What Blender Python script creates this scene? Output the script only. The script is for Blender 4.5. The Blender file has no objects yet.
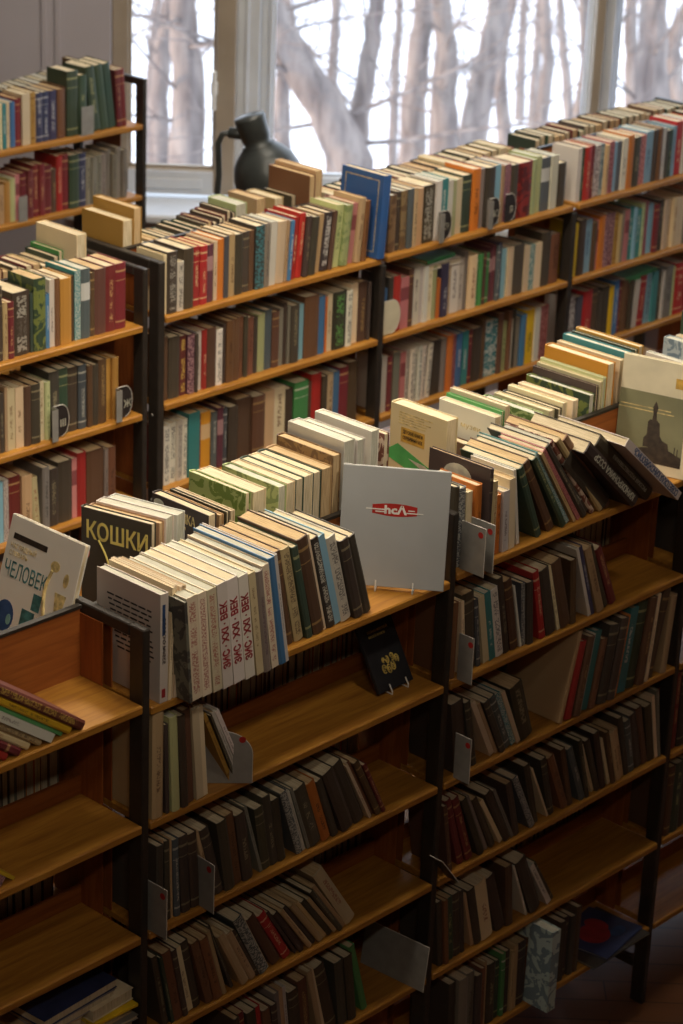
import bpy, math, random
import numpy as np
from mathutils import Matrix, Vector
random.seed(11)
COL = bpy.context.scene.collection
FLOOR = -1.79
# ------------------------------------------------------------------ camera
F_PX, YAW, PITCH, ROLL = 2419.0, 0.830273, 0.393595, 0.040579
CAM = Vector((-3.345478, -3.618064, 2.539992))
def cam_axes():
    cy, sy, cp, sp = math.cos(YAW), math.sin(YAW), math.cos(PITCH), math.sin(PITCH)
    fwd = Vector((sy*cp, cy*cp, -sp)); right = Vector((cy, -sy, 0)); up = right.cross(fwd)
    c, s = math.cos(ROLL), math.sin(ROLL)
    return c*right + s*up, -s*right + c*up, fwd
r_, u_, f_ = cam_axes()
cd = bpy.data.cameras.new('camera'); cam = bpy.data.objects.new('camera', cd); COL.objects.link(cam)
cam.matrix_world = Matrix(((r_.x, u_.x, -f_.x, CAM.x), (r_.y, u_.y, -f_.y, CAM.y), (r_.z, u_.z, -f_.z, CAM.z), (0, 0, 0, 1)))
cd.sensor_fit = 'VERTICAL'; cd.sensor_height = 36.0; cd.lens = F_PX/1024*36.0
cd.clip_start = .05; cd.clip_end = 400
cd.dof.use_dof = True; cd.dof.focus_distance = 5.95; cd.dof.aperture_fstop = 4.6
bpy.context.scene.camera = cam
# window wall frame: H = horizontal heading, RT = right along the wall
H = Vector((.738116, .674674, 0)); RT = Vector((.674674, -.738116, 0)); DW = 10.75
def W(r, d, z): return Vector((CAM.x, CAM.y, 0)) + H*d + RT*r + Vector((0, 0, z))
WYAW = math.atan2(RT.y, RT.x)

# ------------------------------------------------------------------ materials
def lin(c): return tuple(((v/255)/12.92 if v/255 <= .04045 else ((v/255+.055)/1.055)**2.4) for v in c)
class NT:
    def __init__(s, name):
        s.m = bpy.data.materials.new(name); s.m.use_nodes = True; s.t = s.m.node_tree; s.t.nodes.clear()
        s.out = s.n('ShaderNodeOutputMaterial')
    def n(s, typ, **k):
        nd = s.t.nodes.new(typ)
        for a, v in k.items(): setattr(nd, a, v)
        return nd
    def l(s, a, b): s.t.links.new(a, b)
    def val(s, sock, v):
        if hasattr(v, 'links'): s.l(v, sock)
        else: sock.default_value = v
    def math(s, op, a, b=0.0, c=None):
        nd = s.n('ShaderNodeMath', operation=op); s.val(nd.inputs[0], a); s.val(nd.inputs[1], b)
        if c is not None: s.val(nd.inputs[2], c)
        return nd.outputs[0]
    def mix(s, f, a, b, typ='MIX'):
        nd = s.n('ShaderNodeMix', data_type='RGBA', blend_type=typ)
        s.val(nd.inputs[0], f); s.val(nd.inputs[6], a); s.val(nd.inputs[7], b); return nd.outputs[2]
    def rgb(s, c): return (*lin(c), 1)
    def ramp(s, f, stops):
        nd = s.n('ShaderNodeValToRGB'); e = nd.color_ramp.elements
        while len(e) < len(stops): e.new(.5)
        for i, (p, c) in enumerate(stops): e[i].position = p; e[i].color = (*lin(c), 1)
        s.l(f, nd.inputs[0]); return nd.outputs[0]
    def noise(s, vec, scale, detail=3, dist=0., sc=None):
        if sc:
            mp = s.n('ShaderNodeMapping'); mp.inputs['Scale'].default_value = sc; s.l(vec, mp.inputs[0]); vec = mp.outputs[0]
        nd = s.n('ShaderNodeTexNoise'); s.l(vec, nd.inputs['Vector']); nd.inputs['Scale'].default_value = scale
        nd.inputs['Detail'].default_value = detail; nd.inputs['Distortion'].default_value = dist; return nd.outputs['Fac']
    def coord(s, k='Object'): return s.n('ShaderNodeTexCoord').outputs[k]
    def bsdf(s, col, rough=.5, metal=0., spec=.5, bump=None, bs=.2, bd=.001):
        b = s.n('ShaderNodeBsdfPrincipled'); s.val(b.inputs['Base Color'], col); s.val(b.inputs['Roughness'], rough)
        b.inputs['Metallic'].default_value = metal; b.inputs['Specular IOR Level'].default_value = spec
        if bump is not None:
            bp = s.n('ShaderNodeBump'); bp.inputs['Strength'].default_value = bs; bp.inputs['Distance'].default_value = bd
            s.l(bump, bp.inputs['Height']); s.l(bp.outputs[0], b.inputs['Normal'])
        s.l(b.outputs[0], s.out.inputs[0]); return s.m
def plain(name, c, rough=.5, metal=0., var=.12, scale=30, spec=.5):
    t = NT(name); n = t.noise(t.coord(), scale, 4)
    a = tuple(v*(1-var) for v in c); b = tuple(min(255, v*(1+var)) for v in c)
    return t.bsdf(t.ramp(n, [(.3, a), (.7, b)]), rough, metal, spec)
def wood(name, dark, mid, light, rough=.42, sc=(1.2, 16, 16)):
    t = NT(name); co = t.coord(); n = t.noise(co, 5, 6, .6, sc); n2 = t.noise(co, 40, 3, 0, (1, 12, 12)); b = t.noise(co, 1.3, 2)
    col = t.ramp(n, [(.25, dark), (.5, mid), (.75, light)])
    col = t.mix(t.math('MULTIPLY', n2, .35), col, t.rgb(dark))
    col = t.mix(t.math('MULTIPLY', b, .3), col, t.rgb(mid))
    return t.bsdf(col, rough, 0, .5, n2, .12)
M = {}
M['wood'] = wood('shelf_wood', (138, 88, 33), (173, 119, 45), (198, 145, 58))
M['panel'] = wood('panel_wood', (118, 60, 24), (146, 80, 34), (166, 98, 44), .5, (14, 14, 1.2))
M['divider'] = wood('divider_wood', (126, 68, 28), (154, 88, 38), (174, 106, 48), .5)
M['black'] = plain('black_steel', (48, 43, 38), .45, 0, .1)
M['grey_metal'] = plain('grey_bookend_metal', (150, 148, 142), .45, .15, .05)
M['rim'] = plain('bookend_edge', (215, 210, 200), .4, 0, .03)
M['dark_plate'] = plain('dark_plate', (44, 40, 40), .45, 0, .08)
M['red'] = plain('red_sticker', (170, 38, 34), .6, 0, .1)
M['white'] = plain('white_plastic', (232, 230, 222), .4, 0, .04)
M['ink'] = plain('black_ink', (34, 32, 32), .6, 0, .05)
M['grey_cover'] = plain('grey_cover', (176, 178, 178), .42, 0, .05, 3)
M['gold'] = plain('gold_print', (205, 180, 95), .5, .1, .2, 60)
M['emblem'] = plain('emblem_red', (175, 38, 30), .5, 0, .06)
M['navy'] = plain('dark_cover', (38, 38, 42), .45, 0, .1)
M['cream_cover'] = plain('cream_cover', (214, 206, 178), .6, 0, .06, 8)
M['yellow_ink'] = plain('yellow_print', (232, 214, 120), .6, 0, .06)
M['pink'] = plain('pink_sticker', (225, 130, 110), .6)
M['blue_ink'] = plain('blue_print', (48, 76, 120), .6)
M['cyan_ink'] = plain('cyan_print', (90, 170, 185), .6)
M['dull_white'] = plain('pale_print', (190, 188, 170), .6)
M['red_ink'] = plain('red_print', (150, 40, 44), .6)
M['green_ink'] = plain('green_print', (80, 165, 90), .6, 0, .12, 12)
M['olive_photo'] = plain('photo_sky', (122, 122, 92), .55, 0, .1, 6)
M['photo_dark'] = plain('photo_dark', (50, 42, 34), .6, 0, .3, 60)
M['teal_ink'] = plain('teal_print', (60, 105, 105), .6, 0, .3, 60)
M['pale_teal'] = plain('pale_teal_print', (130, 180, 175), .6, 0, .15, 40)
M['bone'] = plain('bone_print', (196, 176, 120), .6, 0, .25, 60)
M['amber'] = plain('amber_print', (200, 160, 70), .6, 0, .12, 40)
M['white_cover'] = plain('white_cover', (226, 222, 210), .5, 0, .03, 5)
M['lamp'] = plain('lamp_enamel', (62, 66, 66), .35, .2, .06)
M['lamp_in'] = plain('lamp_inside', (225, 225, 215), .5, 0, .03)
M['wall'] = plain('wall_paint', (182, 178, 186), .8, 0, .02, 2)
M['panelling'] = plain('brown_wall_paint', (112, 92, 74), .8, 0, .04, 2)
M['ceiling'] = plain('ceiling_paint', (215, 212, 205), .9, 0, .02, 2)
M['frame_beige'] = plain('window_frame_beige', (164, 152, 136), .5, 0, .04, 6)
M['frame_white'] = plain('window_frame_white', (212, 218, 226), .45, 0, .03, 6)
def m_pages(name='page_block', a=(190, 174, 140), b=(228, 214, 184)):
    t = NT(name); co = t.coord(); n = t.noise(co, 3, 2, 0, (260, 6, 6)); n2 = t.noise(co, 6, 2)
    col = t.ramp(n, [(.35, a), (.65, b)]); col = t.mix(t.math('MULTIPLY', n2, .25), col, t.rgb(a))
    return t.bsdf(col, .85, 0, .2, n, .25)
M['pages'] = m_pages()
M['pages_flat'] = m_pages('page_block_flat'); 
def m_cover():
    t = NT('book_cover')
    def attr(n):
        a = t.n('ShaderNodeAttribute'); a.attribute_name = n; return a
    col, ink, sty = attr('Col').outputs['Color'], attr('Ink').outputs['Color'], attr('Sty').outputs['Vector']
    s3 = t.n('ShaderNodeSeparateXYZ'); t.l(sty, s3.inputs[0]); style, seed, asp = s3.outputs
    uv = t.n('ShaderNodeUVMap'); uv.uv_map = 'UVMap'; su = t.n('ShaderNodeSeparateXYZ'); t.l(uv.outputs[0], su.inputs[0]); u, v = su.outputs[0], su.outputs[1]
    co = t.coord()
    spine = t.math('GREATER_THAN', u, -.5)
    def between(x, a, b): return t.math('MULTIPLY', t.math('GREATER_THAN', x, a), t.math('LESS_THAN', x, b))
    # lettering: cells along the spine
    a3 = t.math('MULTIPLY', asp, 2.2); cv = t.math('MULTIPLY', v, a3); cell = t.math('FLOOR', cv)
    cb = t.n('ShaderNodeCombineXYZ'); t.l(cell, cb.inputs[0]); t.l(seed, cb.inputs[1])
    wn = t.n('ShaderNodeTexWhiteNoise', noise_dimensions='2D'); t.l(cb.outputs[0], wn.inputs['Vector'])
    cb2 = t.n('ShaderNodeCombineXYZ'); t.l(t.math('MULTIPLY', u, 5.5), cb2.inputs[0]); t.l(t.math('MULTIPLY', cv, 4.2), cb2.inputs[1]); t.l(seed, cb2.inputs[2])
    gl = t.n('ShaderNodeTexNoise'); t.l(cb2.outputs[0], gl.inputs['Vector']); gl.inputs['Scale'].default_value = 1.0; gl.inputs['Detail'].default_value = 1
    glyph = t.math('MULTIPLY', t.math('GREATER_THAN', gl.outputs['Fac'], .49), t.math('GREATER_THAN', wn.outputs['Value'], .16))
    seedf = t.math('FRACT', t.math('MULTIPLY', seed, .37))
    lo = t.math('ADD', t.math('MULTIPLY', seedf, .22), .14); hi = t.math('ADD', lo, t.math('ADD', .34, t.math('MULTIPLY', t.math('FRACT', t.math('MULTIPLY', seed, .73)), .3)))
    text = t.math('MULTIPLY', t.math('MULTIPLY', glyph, between(u, .33, .67)), t.math('MULTIPLY', t.math('GREATER_THAN', v, lo), t.math('LESS_THAN', v, hi)))
    textfull = t.math('MULTIPLY', t.math('MULTIPLY', glyph, between(u, .22, .78)), between(v, .06, .94))
    band = t.math('ADD', between(v, .87, .9), t.math('ADD', between(v, .1, .125), between(v, .74, .75)))
    block = between(v, .55, .8)
    pict = t.math('GREATER_THAN', t.noise(cb2.outputs[0], .8, 3), .5)
    def is_(k): return between(style, k-.5, k+.5)
    m = t.math('ADD', t.math('MULTIPLY', is_(1), text), t.math('MULTIPLY', is_(2), t.math('MAXIMUM', text, band)))
    m = t.math('ADD', m, t.math('MULTIPLY', is_(3), block)); m = t.math('ADD', m, t.math('MULTIPLY', is_(4), textfull))
    m = t.math('ADD', m, t.math('MULTIPLY', is_(5), pict)); m = t.math('ADD', m, t.math('MULTIPLY', is_(6), band))
    m = t.math('MINIMUM', t.math('MULTIPLY', m, spine), 1)
    # printed cover art (7) on every face
    pc = t.noise(co, 22, 5, 1.2); art = t.math('MULTIPLY', is_(7), t.math('GREATER_THAN', pc, .5))
    m = t.math('MAXIMUM', m, art)
    wear = t.noise(co, 9, 4); base = t.mix(t.math('MULTIPLY', wear, .35), col, t.mix(.5, col, t.rgb((150, 128, 100))))
    c = t.mix(t.math('MULTIPLY', m, .72), base, ink)
    return t.bsdf(c, t.math('ADD', .38, t.math('MULTIPLY', wear, .25)), 0, .45)
M['cover'] = m_cover()
def m_floor():
    t = NT('floor_parquet'); co = t.coord()
    br = t.n('ShaderNodeTexBrick'); t.l(co, br.inputs['Vector']); br.inputs['Scale'].default_value = 1.0
    br.inputs['Brick Width'].default_value = .9; br.inputs['Row Height'].default_value = .11; br.inputs['Mortar Size'].default_value = .003
    br.inputs['Color1'].default_value = t.rgb((120, 78, 46)); br.inputs['Color2'].default_value = t.rgb((98, 62, 38)); br.inputs['Mortar'].default_value = t.rgb((48, 32, 22))
    n = t.noise(co, 6, 5, .5, (1, 14, 1)); col = t.mix(t.math('MULTIPLY', n, .5), br.outputs['Color'], t.rgb((70, 44, 28)))
    return t.bsdf(col, .4, 0, .4)
M['floor'] = m_floor()
def m_glass():
    t = NT('window_glass'); tr = t.n('ShaderNodeBsdfTransparent'); gl = t.n('ShaderNodeBsdfGlossy'); gl.inputs['Roughness'].default_value = .02
    tr.inputs[0].default_value = (.97, .98, 1, 1); mx = t.n('ShaderNodeMixShader'); mx.inputs[0].default_value = .05
    t.l(tr.outputs[0], mx.inputs[1]); t.l(gl.outputs[0], mx.inputs[2]); t.l(mx.outputs[0], t.out.inputs[0]); return t.m
M['glass'] = m_glass()
def m_snow():
    t = NT('snow'); n = t.noise(t.coord(), .5, 4)
    return t.bsdf(t.ramp(n, [(.3, (226, 232, 242)), (.7, (248, 250, 254))]), .9, 0, .1, n, .3, .3)
M['snow'] = m_snow()
def m_bark():
    t = NT('bark'); co = t.coord(); n = t.noise(co, 4, 5, .4, (3, 3, .6))
    return t.bsdf(t.ramp(n, [(.3, (112, 104, 102)), (.7, (162, 152, 146))]), .95, 0, .1, n, .5, .02)
M['bark'] = m_bark()
def m_emit(name, c, s):
    t = NT(name); e = t.n('ShaderNodeEmission'); e.inputs[0].default_value = (*lin(c), 1); e.inputs[1].default_value = s
    t.l(e.outputs[0], t.out.inputs[0]); return t.m

# ------------------------------------------------------------------ mesh helpers
class MB:
    def __init__(s): s.v, s.f, s.mi, s.smooth = [], [], [], False
    def add(s, vs, fs, mi=0):
        o = len(s.v); s.v += [tuple(v) for v in vs]; s.f += [tuple(i+o for i in f) for f in fs]; s.mi += [mi]*len(fs)
    def box(s, a, b, mi=0, bev=0.):
        (x0, y0, z0), (x1, y1, z1) = a, b
        if bev <= 0:
            s.add([(x0,y0,z0),(x1,y0,z0),(x1,y1,z0),(x0,y1,z0),(x0,y0,z1),(x1,y0,z1),(x1,y1,z1),(x0,y1,z1)],
                  [(0,3,2,1),(4,5,6,7),(0,1,5,4),(1,2,6,5),(2,3,7,6),(3,0,4,7)], mi); return
        # chamfered box: rings of the section in XZ-cut corners
        e = min(bev, (x1-x0)/2.2, (y1-y0)/2.2, (z1-z0)/2.2)
        def ring(z, k): return [(x0+k,y0+e,z),(x0+e,y0+k,z),(x1-e,y0+k,z),(x1-k,y0+e,z),(x1-k,y1-e,z),(x1-e,y1-k,z),(x0+e,y1-k,z),(x0+k,y1-e,z)]
        vs = ring(z0, e*.9) + ring(z0+e, 0) + ring(z1-e, 0) + ring(z1, e*.9)
        fs = [tuple(reversed(range(8))), tuple(range(24, 32))]
        for r in range(3):
            for i in range(8): j = (i+1) % 8; fs.append((r*8+i, r*8+j, r*8+8+j, r*8+8+i))
        s.add(vs, fs, mi)
    def obox(s, o, ux, uy, uz, mi=0):
        o, ux, uy, uz = Vector(o), Vector(ux), Vector(uy), Vector(uz)
        vs = [o, o+ux, o+ux+uy, o+uy, o+uz, o+ux+uz, o+ux+uy+uz, o+uy+uz]
        fs = [(0,3,2,1),(4,5,6,7),(0,1,5,4),(1,2,6,5),(2,3,7,6),(3,0,4,7)]
        if ux.cross(uy).dot(uz) < 0: fs = [tuple(reversed(f)) for f in fs]
        s.add(vs, fs, mi)
    def prism(s, pts, o, u, v, n, mi=0):
        """polygon pts (2d) in plane o,u,v extruded by vector n"""
        o, u, v, n = Vector(o), Vector(u), Vector(v), Vector(n); k = len(pts)
        a = [o+u*p[0]+v*p[1] for p in pts]; b = [p+n for p in a]
        fs = [tuple(reversed(range(k))), tuple(range(k, 2*k))] + [(i, (i+1) % k, k+(i+1) % k, k+i) for i in range(k)]
        area = sum(pts[i][0]*pts[(i+1) % k][1]-pts[(i+1) % k][0]*pts[i][1] for i in range(k))
        if area*u.cross(v).dot(n) < 0: fs = [tuple(reversed(f)) for f in fs]
        s.add(a+b, fs, mi)
    def tube(s, pts, rad, seg=8, mi=0):
        pts = [Vector(p) for p in pts]; rad = rad if hasattr(rad, '__len__') else [rad]*len(pts)
        rings = []; nrm = None
        for i, p in enumerate(pts):
            d = (pts[min(i+1, len(pts)-1)] - pts[max(i-1, 0)]).normalized()
            if nrm is None: nrm = d.orthogonal().normalized()
            nrm = (nrm - d*nrm.dot(d)).normalized(); b = d.cross(nrm)
            rings.append([p + (nrm*math.cos(2*math.pi*k/seg) + b*math.sin(2*math.pi*k/seg))*rad[i] for k in range(seg)])
        vs = [v for r in rings for v in r]; fs = []
        for i in range(len(rings)-1):
            for k in range(seg): j = (k+1) % seg; fs.append((i*seg+k, i*seg+j, (i+1)*seg+j, (i+1)*seg+k))
        fs += [tuple(reversed(range(seg))), tuple(range((len(rings)-1)*seg, len(rings)*seg))]
        s.add(vs, fs, mi)
    def lathe(s, prof, o, ax, seg=32, mi=0):
        o, ax = Vector(o), Vector(ax).normalized(); a = ax.orthogonal().normalized(); b = ax.cross(a)
        vs = [o + ax*h + (a*math.cos(2*math.pi*k/seg)+b*math.sin(2*math.pi*k/seg))*r for r, h in prof for k in range(seg)]
        fs = [(i*seg+k, i*seg+(k+1) % seg, (i+1)*seg+(k+1) % seg, (i+1)*seg+k) for i in range(len(prof)-1) for k in range(seg)]
        s.add(vs, fs, mi)
    def build(s, name, mats, parent=None, smooth=False, matrix=None):
        me = bpy.data.meshes.new(name); me.from_pydata(s.v, [], s.f)
        for m in (mats if isinstance(mats, (list, tuple)) else [mats]): me.materials.append(m)
        me.polygons.foreach_set('material_index', s.mi)
        if smooth or s.smooth: me.polygons.foreach_set('use_smooth', [True]*len(s.f))
        me.update(); o = bpy.data.objects.new(name, me); COL.objects.link(o)
        if parent: o.parent = parent
        if matrix is not None: o.matrix_local = matrix
        return o
def empty(name, loc=(0, 0, 0), label=None, cat=None, group=None, mat=None):
    o = bpy.data.objects.new(name, None); COL.objects.link(o); o.empty_display_size = .05
    if mat is not None: o.matrix_world = mat
    else: o.location = loc
    return tag(o, label, cat, group)
def tag(o, label=None, cat=None, group=None, kind=None):
    if label: o['label'] = label
    if cat: o['category'] = cat
    if group: o['group'] = group
    if kind: o['kind'] = kind
    return o
def text_obj(name, s, mat, parent, o, u, v, size, width=None, bold=0., ext=.0004, align='LEFT', rz=0):
    """lettering as mesh on plane with origin o, reading direction u, up v (parent space)"""
    cu = bpy.data.curves.new(name, 'FONT'); cu.body = s; cu.size = size; cu.extrude = ext; cu.offset = bold; cu.resolution_u = 2
    cu.align_x = align
    tmp = bpy.data.objects.new('tmp', cu); COL.objects.link(tmp)
    dg = bpy.context.evaluated_depsgraph_get(); me = bpy.data.meshes.new_from_object(tmp.evaluated_get(dg))
    bpy.data.objects.remove(tmp); bpy.data.curves.remove(cu)
    me.name = name; me.materials.clear(); me.materials.append(mat)
    sx = 1.
    if width and len(me.vertices):
        xs = [q.co.x for q in me.vertices]; sx = width/max(1e-6, max(xs)-min(xs))
    u, v = Vector(u).normalized(), Vector(v).normalized(); n = u.cross(v)
    mt = Matrix(((u.x*sx, v.x, n.x, o[0]), (u.y*sx, v.y, n.y, o[1]), (u.z*sx, v.z, n.z, o[2]), (0, 0, 0, 1)))
    me.transform(mt); ob = bpy.data.objects.new(name, me); COL.objects.link(ob); ob.parent = parent
    return ob

# ------------------------------------------------------------------ room
def struct(o): o['kind'] = 'structure'; return o
R0, R1, D0, D1, CEIL = -5.2, 6.4, -2.6, DW, 3.6
def room_box(name, mat, r0, r1, d0, d1, z0, z1):
    b = MB(); b.box((r0, d0, z0), (r1, d1, z1)); o = b.build(name, mat); o.matrix_world = WM; return struct(o)
WM = Matrix(((RT.x, H.x, 0, CAM.x), (RT.y, H.y, 0, CAM.y), (0, 0, 1, 0), (0, 0, 0, 1)))
fl = room_box('floor', M['floor'], R0-.2, R1+.2, D0-.2, D1+.35, FLOOR-.15, FLOOR)
room_box('ceiling', M['ceiling'], R0-.2, R1+.2, D0-.2, D1+.35, CEIL, CEIL+.15)
room_box('wall_left', M['panelling'], R0-.2, R0, D0, D1, FLOOR, CEIL)
room_box('wall_right', M['panelling'], R1, R1+.2, D0, D1, FLOOR, CEIL)
room_box('wall_back', M['panelling'], R0-.2, R1+.2, D0-.2, D0, FLOOR, CEIL)
SILL, TOPW, RW = -.44, 2.7, 5.4
# wall around the window opening (front wall)
b = MB(); b.box((R0-.2, D1, FLOOR), (-1.115, D1+.3, CEIL)); b.box((RW, D1, FLOOR), (R1+.2, D1+.3, CEIL))
b.box((-1.115, D1, FLOOR), (RW, D1+.3, SILL)); b.box((-1.115, D1, TOPW), (RW, D1+.3, CEIL))
for x in (-1.42, -1.36):                       # pilaster groove beside the window
    b.box((x, D1-.012, FLOOR), (x+.02, D1, CEIL))
o = b.build('wall_front', M['wall']); o.matrix_world = WM; struct(o)
def wbox(bm, r0, r1, z0, z1, d0, d1, mi=0, bev=.006): bm.box((r0, D1+d0, z0), (r1, D1+d1, z1), mi, bev)
def window(name, r0, r1, z0, z1, fl_, fr_, fb, ft, d, mat, panes=True):
    bm = MB()
    wbox(bm, r0, r0+fl_, z0, z1, d, d+.07); wbox(bm, r1-fr_, r1, z0, z1, d, d+.07)
    wbox(bm, r0+fl_, r1-fr_, z0, z0+fb, d, d+.07); wbox(bm, r0+fl_, r1-fr_, z1-ft, z1, d, d+.07)
    bead = .012
    wbox(bm, r0+fl_, r0+fl_+bead, z0+fb, z1-ft, d+.02, d+.05, 0, 0); wbox(bm, r1-fr_-bead, r1-fr_, z0+fb, z1-ft, d+.02, d+.05, 0, 0)
    wbox(bm, r0+fl_, r1-fr_, z0+fb, z0+fb+bead, d+.02, d+.05, 0, 0)
    o = bm.build(name, mat); o.matrix_world = WM; struct(o)
    g = MB(); g.box((r0+fl_, D1+d+.033, z0+fb), (r1-fr_, D1+d+.037, z1-ft)); g.build('pane', M['glass'], o)
    return o
w1 = window('window_1', -1.115, -.555, -.40, TOPW, .075, .092, .115, .09, .06, M['frame_beige'])
b = MB(); wbox(b, -1.04, -.65, -.40, -.292, .052, .06, 0, .002); wbox(b, -.98, -.7, -.375, -.325, .044, .052, 0, .004); b.build('bottom_rail', M['frame_white'], w1)
hb = MB(); hb.box((-.665, D1+.02, .07), (-.635, D1+.06, .13), 0, .006); hb.box((-.66, D1+.005, .0), (-.64, D1+.028, .185), 0, .008)
hb.build('window_handle', M['white'], w1)
w2 = window('window_2', -.415, 1.05, -.40, TOPW, .02, .02, .08, .09, .15, M['frame_white'])
w3 = window('window_3', 1.14, 3.0, -.40, TOPW, .02, .05, .08, .09, .15, M['frame_white'])
w4 = window('window_4', 3.1, RW, -.40, TOPW, .05, .05, .08, .09, .15, M['frame_white'])
b = MB()
wbox(b, -.555, -.45, SILL+.04, TOPW, .12, .24); wbox(b, -.45, -.415, SILL+.04, TOPW, .16, .26); wbox(b, -.52, -.5, SILL+.04, TOPW, .1, .13)
o = b.build('trim_1', M['frame_white']); o.matrix_world = WM; struct(o)
b = MB(); wbox(b, 1.045, 1.09, SILL+.04, TOPW, .06, .2)
o = b.build('trim_2', M['frame_beige']); o.matrix_world = WM; struct(o)
b = MB(); wbox(b, 1.09, 1.14, SILL+.04, TOPW, .1, .24); wbox(b, 3.0, 3.1, SILL+.04, TOPW, .08, .24)
o = b.build('trim_3', M['frame_white']); o.matrix_world = WM; struct(o)
b = MB(); b.box((-1.3, D1-.22, SILL-.03), (RW+.1, D1+.3, SILL+.012), 0, .01)
o = b.build('trim_4', M['frame_white']); o.matrix_world = WM; struct(o)
b = MB(); b.box((R0, D1-.02, FLOOR), (R1, D1, FLOOR+.09), 0, .005); o = b.build('baseboard_front', M['frame_white']); o.matrix_world = WM; struct(o)

# ------------------------------------------------------------------ outside: snow and trees
GR = -6.2
b = MB(); nx = 24
gv = []; 
for i in range(nx+1):
    for j in range(nx+1):
        r = -30+60*i/nx; d = 11.4+75*j/nx; gv.append((r, d, GR + .35*math.sin(r*.31+1)*math.sin(d*.23) + max(0, (d-48))*.28))
b.add(gv, [(i*(nx+1)+j, (i+1)*(nx+1)+j, (i+1)*(nx+1)+j+1, i*(nx+1)+j+1) for i in range(nx) for j in range(nx)])
o = b.build('snow_ground', M['snow'], smooth=True); o.matrix_world = WM; tag(o, 'white snow covered ground outside the windows', 'snow'); o['kind'] = 'structure'
def limb(bm, p, d, L, r, depth, seg=6):
    n = 5; pts = [p]; rad = [r]; q = p.copy(); dd = d.normalized()
    for i in range(n):
        dd = (dd + Vector((random.uniform(-1, 1), random.uniform(-1, 1), random.uniform(-.6, 1)))*.16).normalized()
        q = q + dd*(L/n); pts.append(q.copy()); rad.append(r*(1-.75*(i+1)/n))
    bm.tube(pts, rad, seg)
    if depth > 0:
        for k in range(3):
            i = random.randint(1, n); a = (dd + Vector((random.uniform(-1, 1), random.uniform(-1, 1), random.uniform(-.5, .8)))*1.1).normalized()
            limb(bm, pts[i], a, L*random.uniform(.4, .65), max(.005, rad[i]*.6), depth-1, 4)
def tree(path, rad, label, nb=7, bl=1.5):
    root = empty('tree', label=label, cat='tree', group='bare winter trees outside the window')
    pts = [Vector(q) for q in path]; top = pts[-1]; base = pts[0].copy()
    dirn = (pts[0]-pts[1]).normalized()
    base = Vector((pts[0].x + dirn.x*.5, pts[0].y + dirn.y*.5, GR-.3)); root.location = base
    up = top + (pts[-1]-pts[-2]).normalized()*3.5
    full = [base] + pts + [up]; n = len(full); loc = [p-base for p in full]
    fine = []
    for i in range(n-1):
        for k in range(4): fine.append(loc[i].lerp(loc[i+1], k/4) + Vector((random.uniform(-1, 1), random.uniform(-1, 1), 0))*rad*.12)
    fine.append(loc[-1]); m = len(fine)
    rad *= .8
    bm = MB(); bm.tube(fine, [rad*(1.25-.75*i/m) for i in range(m)], 10); bm.build('trunk', M['bark'], root, True)
    bb = MB()
    for k in range(nb):
        i = random.randint(m//3, m-1); a = Vector((random.uniform(-1, 1), random.uniform(-1, 1), random.uniform(-.1, .9)))
        limb(bb, fine[i], a, bl*random.uniform(.5, 1.), rad*.13, 2)
    bb.build('branches', M['bark'], root, True); return root
tree([(9.26, 7.79, -2.19), (9.14, 7.92, -1.68), (9.01, 8.06, -1.32), (8.86, 8.23, -0.98), (8.76, 8.34, -0.70)], .2, 'bare tree whose thick trunk slants up to the left behind the middle window', 10, 2.2)
tree([(9.48, 8.14, -1.92), (9.52, 8.10, -1.44), (9.55, 8.06, -1.00), (9.57, 8.04, -0.57)], .1, 'slender bare stem rising beside the slanting trunk in the middle window', 8, 2)
tree([(11.74, 9.52, -2.74), (11.73, 9.53, -2.01), (11.75, 9.51, -1.51), (11.76, 9.50, -1.10)], .14, 'straight grey trunk near the centre of the middle window')
tree([(10.78, 8.34, -2.13), (10.76, 8.37, -1.66), (10.76, 8.37, -1.27), (10.71, 8.43, -0.82)], .13, 'bare trunk with sunlit orange patches in the middle window')
tree([(13.60, 10.45, -2.92), (13.67, 10.37, -2.16), (13.73, 10.31, -1.52)], .17, 'broad pinkish trunk leaning right in the middle window', 9)
tree([(16.94, 12.73, -3.78), (16.86, 12.81, -2.91), (16.92, 12.74, -2.26)], .1, 'thin distant trunk right of the broad leaning one')
tree([(15.62, 11.21, -3.28), (15.63, 11.19, -2.47), (15.58, 11.25, -1.83)], .09, 'thin grey trunk in the right part of middle window')
tree([(11.90, 7.86, -1.97), (11.92, 7.84, -1.41), (11.87, 7.90, -0.94)], .14, 'grey trunk beside the right window mullion', 9)
tree([(11.46, 6.87, -1.71), (11.40, 6.93, -1.18), (11.40, 6.93, -0.74)], .17, 'warm sunlit trunk behind the right hand window', 9)
tree([(17.38, 10.77, -3.14), (17.28, 10.87, -2.52), (17.37, 10.77, -1.95)], .12, 'trunk at the right edge of the view outside')
tree([(8.38, 8.75, -2.05), (8.39, 8.74, -1.40), (8.36, 8.78, -0.90), (8.36, 8.77, -0.55)], .16, 'sunlit straight trunk behind the narrow left window', 12, 2)
tree([(10.99, 11.83, -3.14), (10.97, 11.85, -2.33), (11.01, 11.80, -1.71), (11.03, 11.78, -1.37)], .11, 'thin trunk left of the sunlit one behind the narrow window', 9, 1.8)
tree([(13.21, 12.36, -3.73), (13.13, 12.45, -2.94), (13.14, 12.43, -2.36), (13.08, 12.50, -1.75)], .1, 'pale distant trunk beside the white window post')
rs = random.getstate(); random.seed(5)
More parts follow.
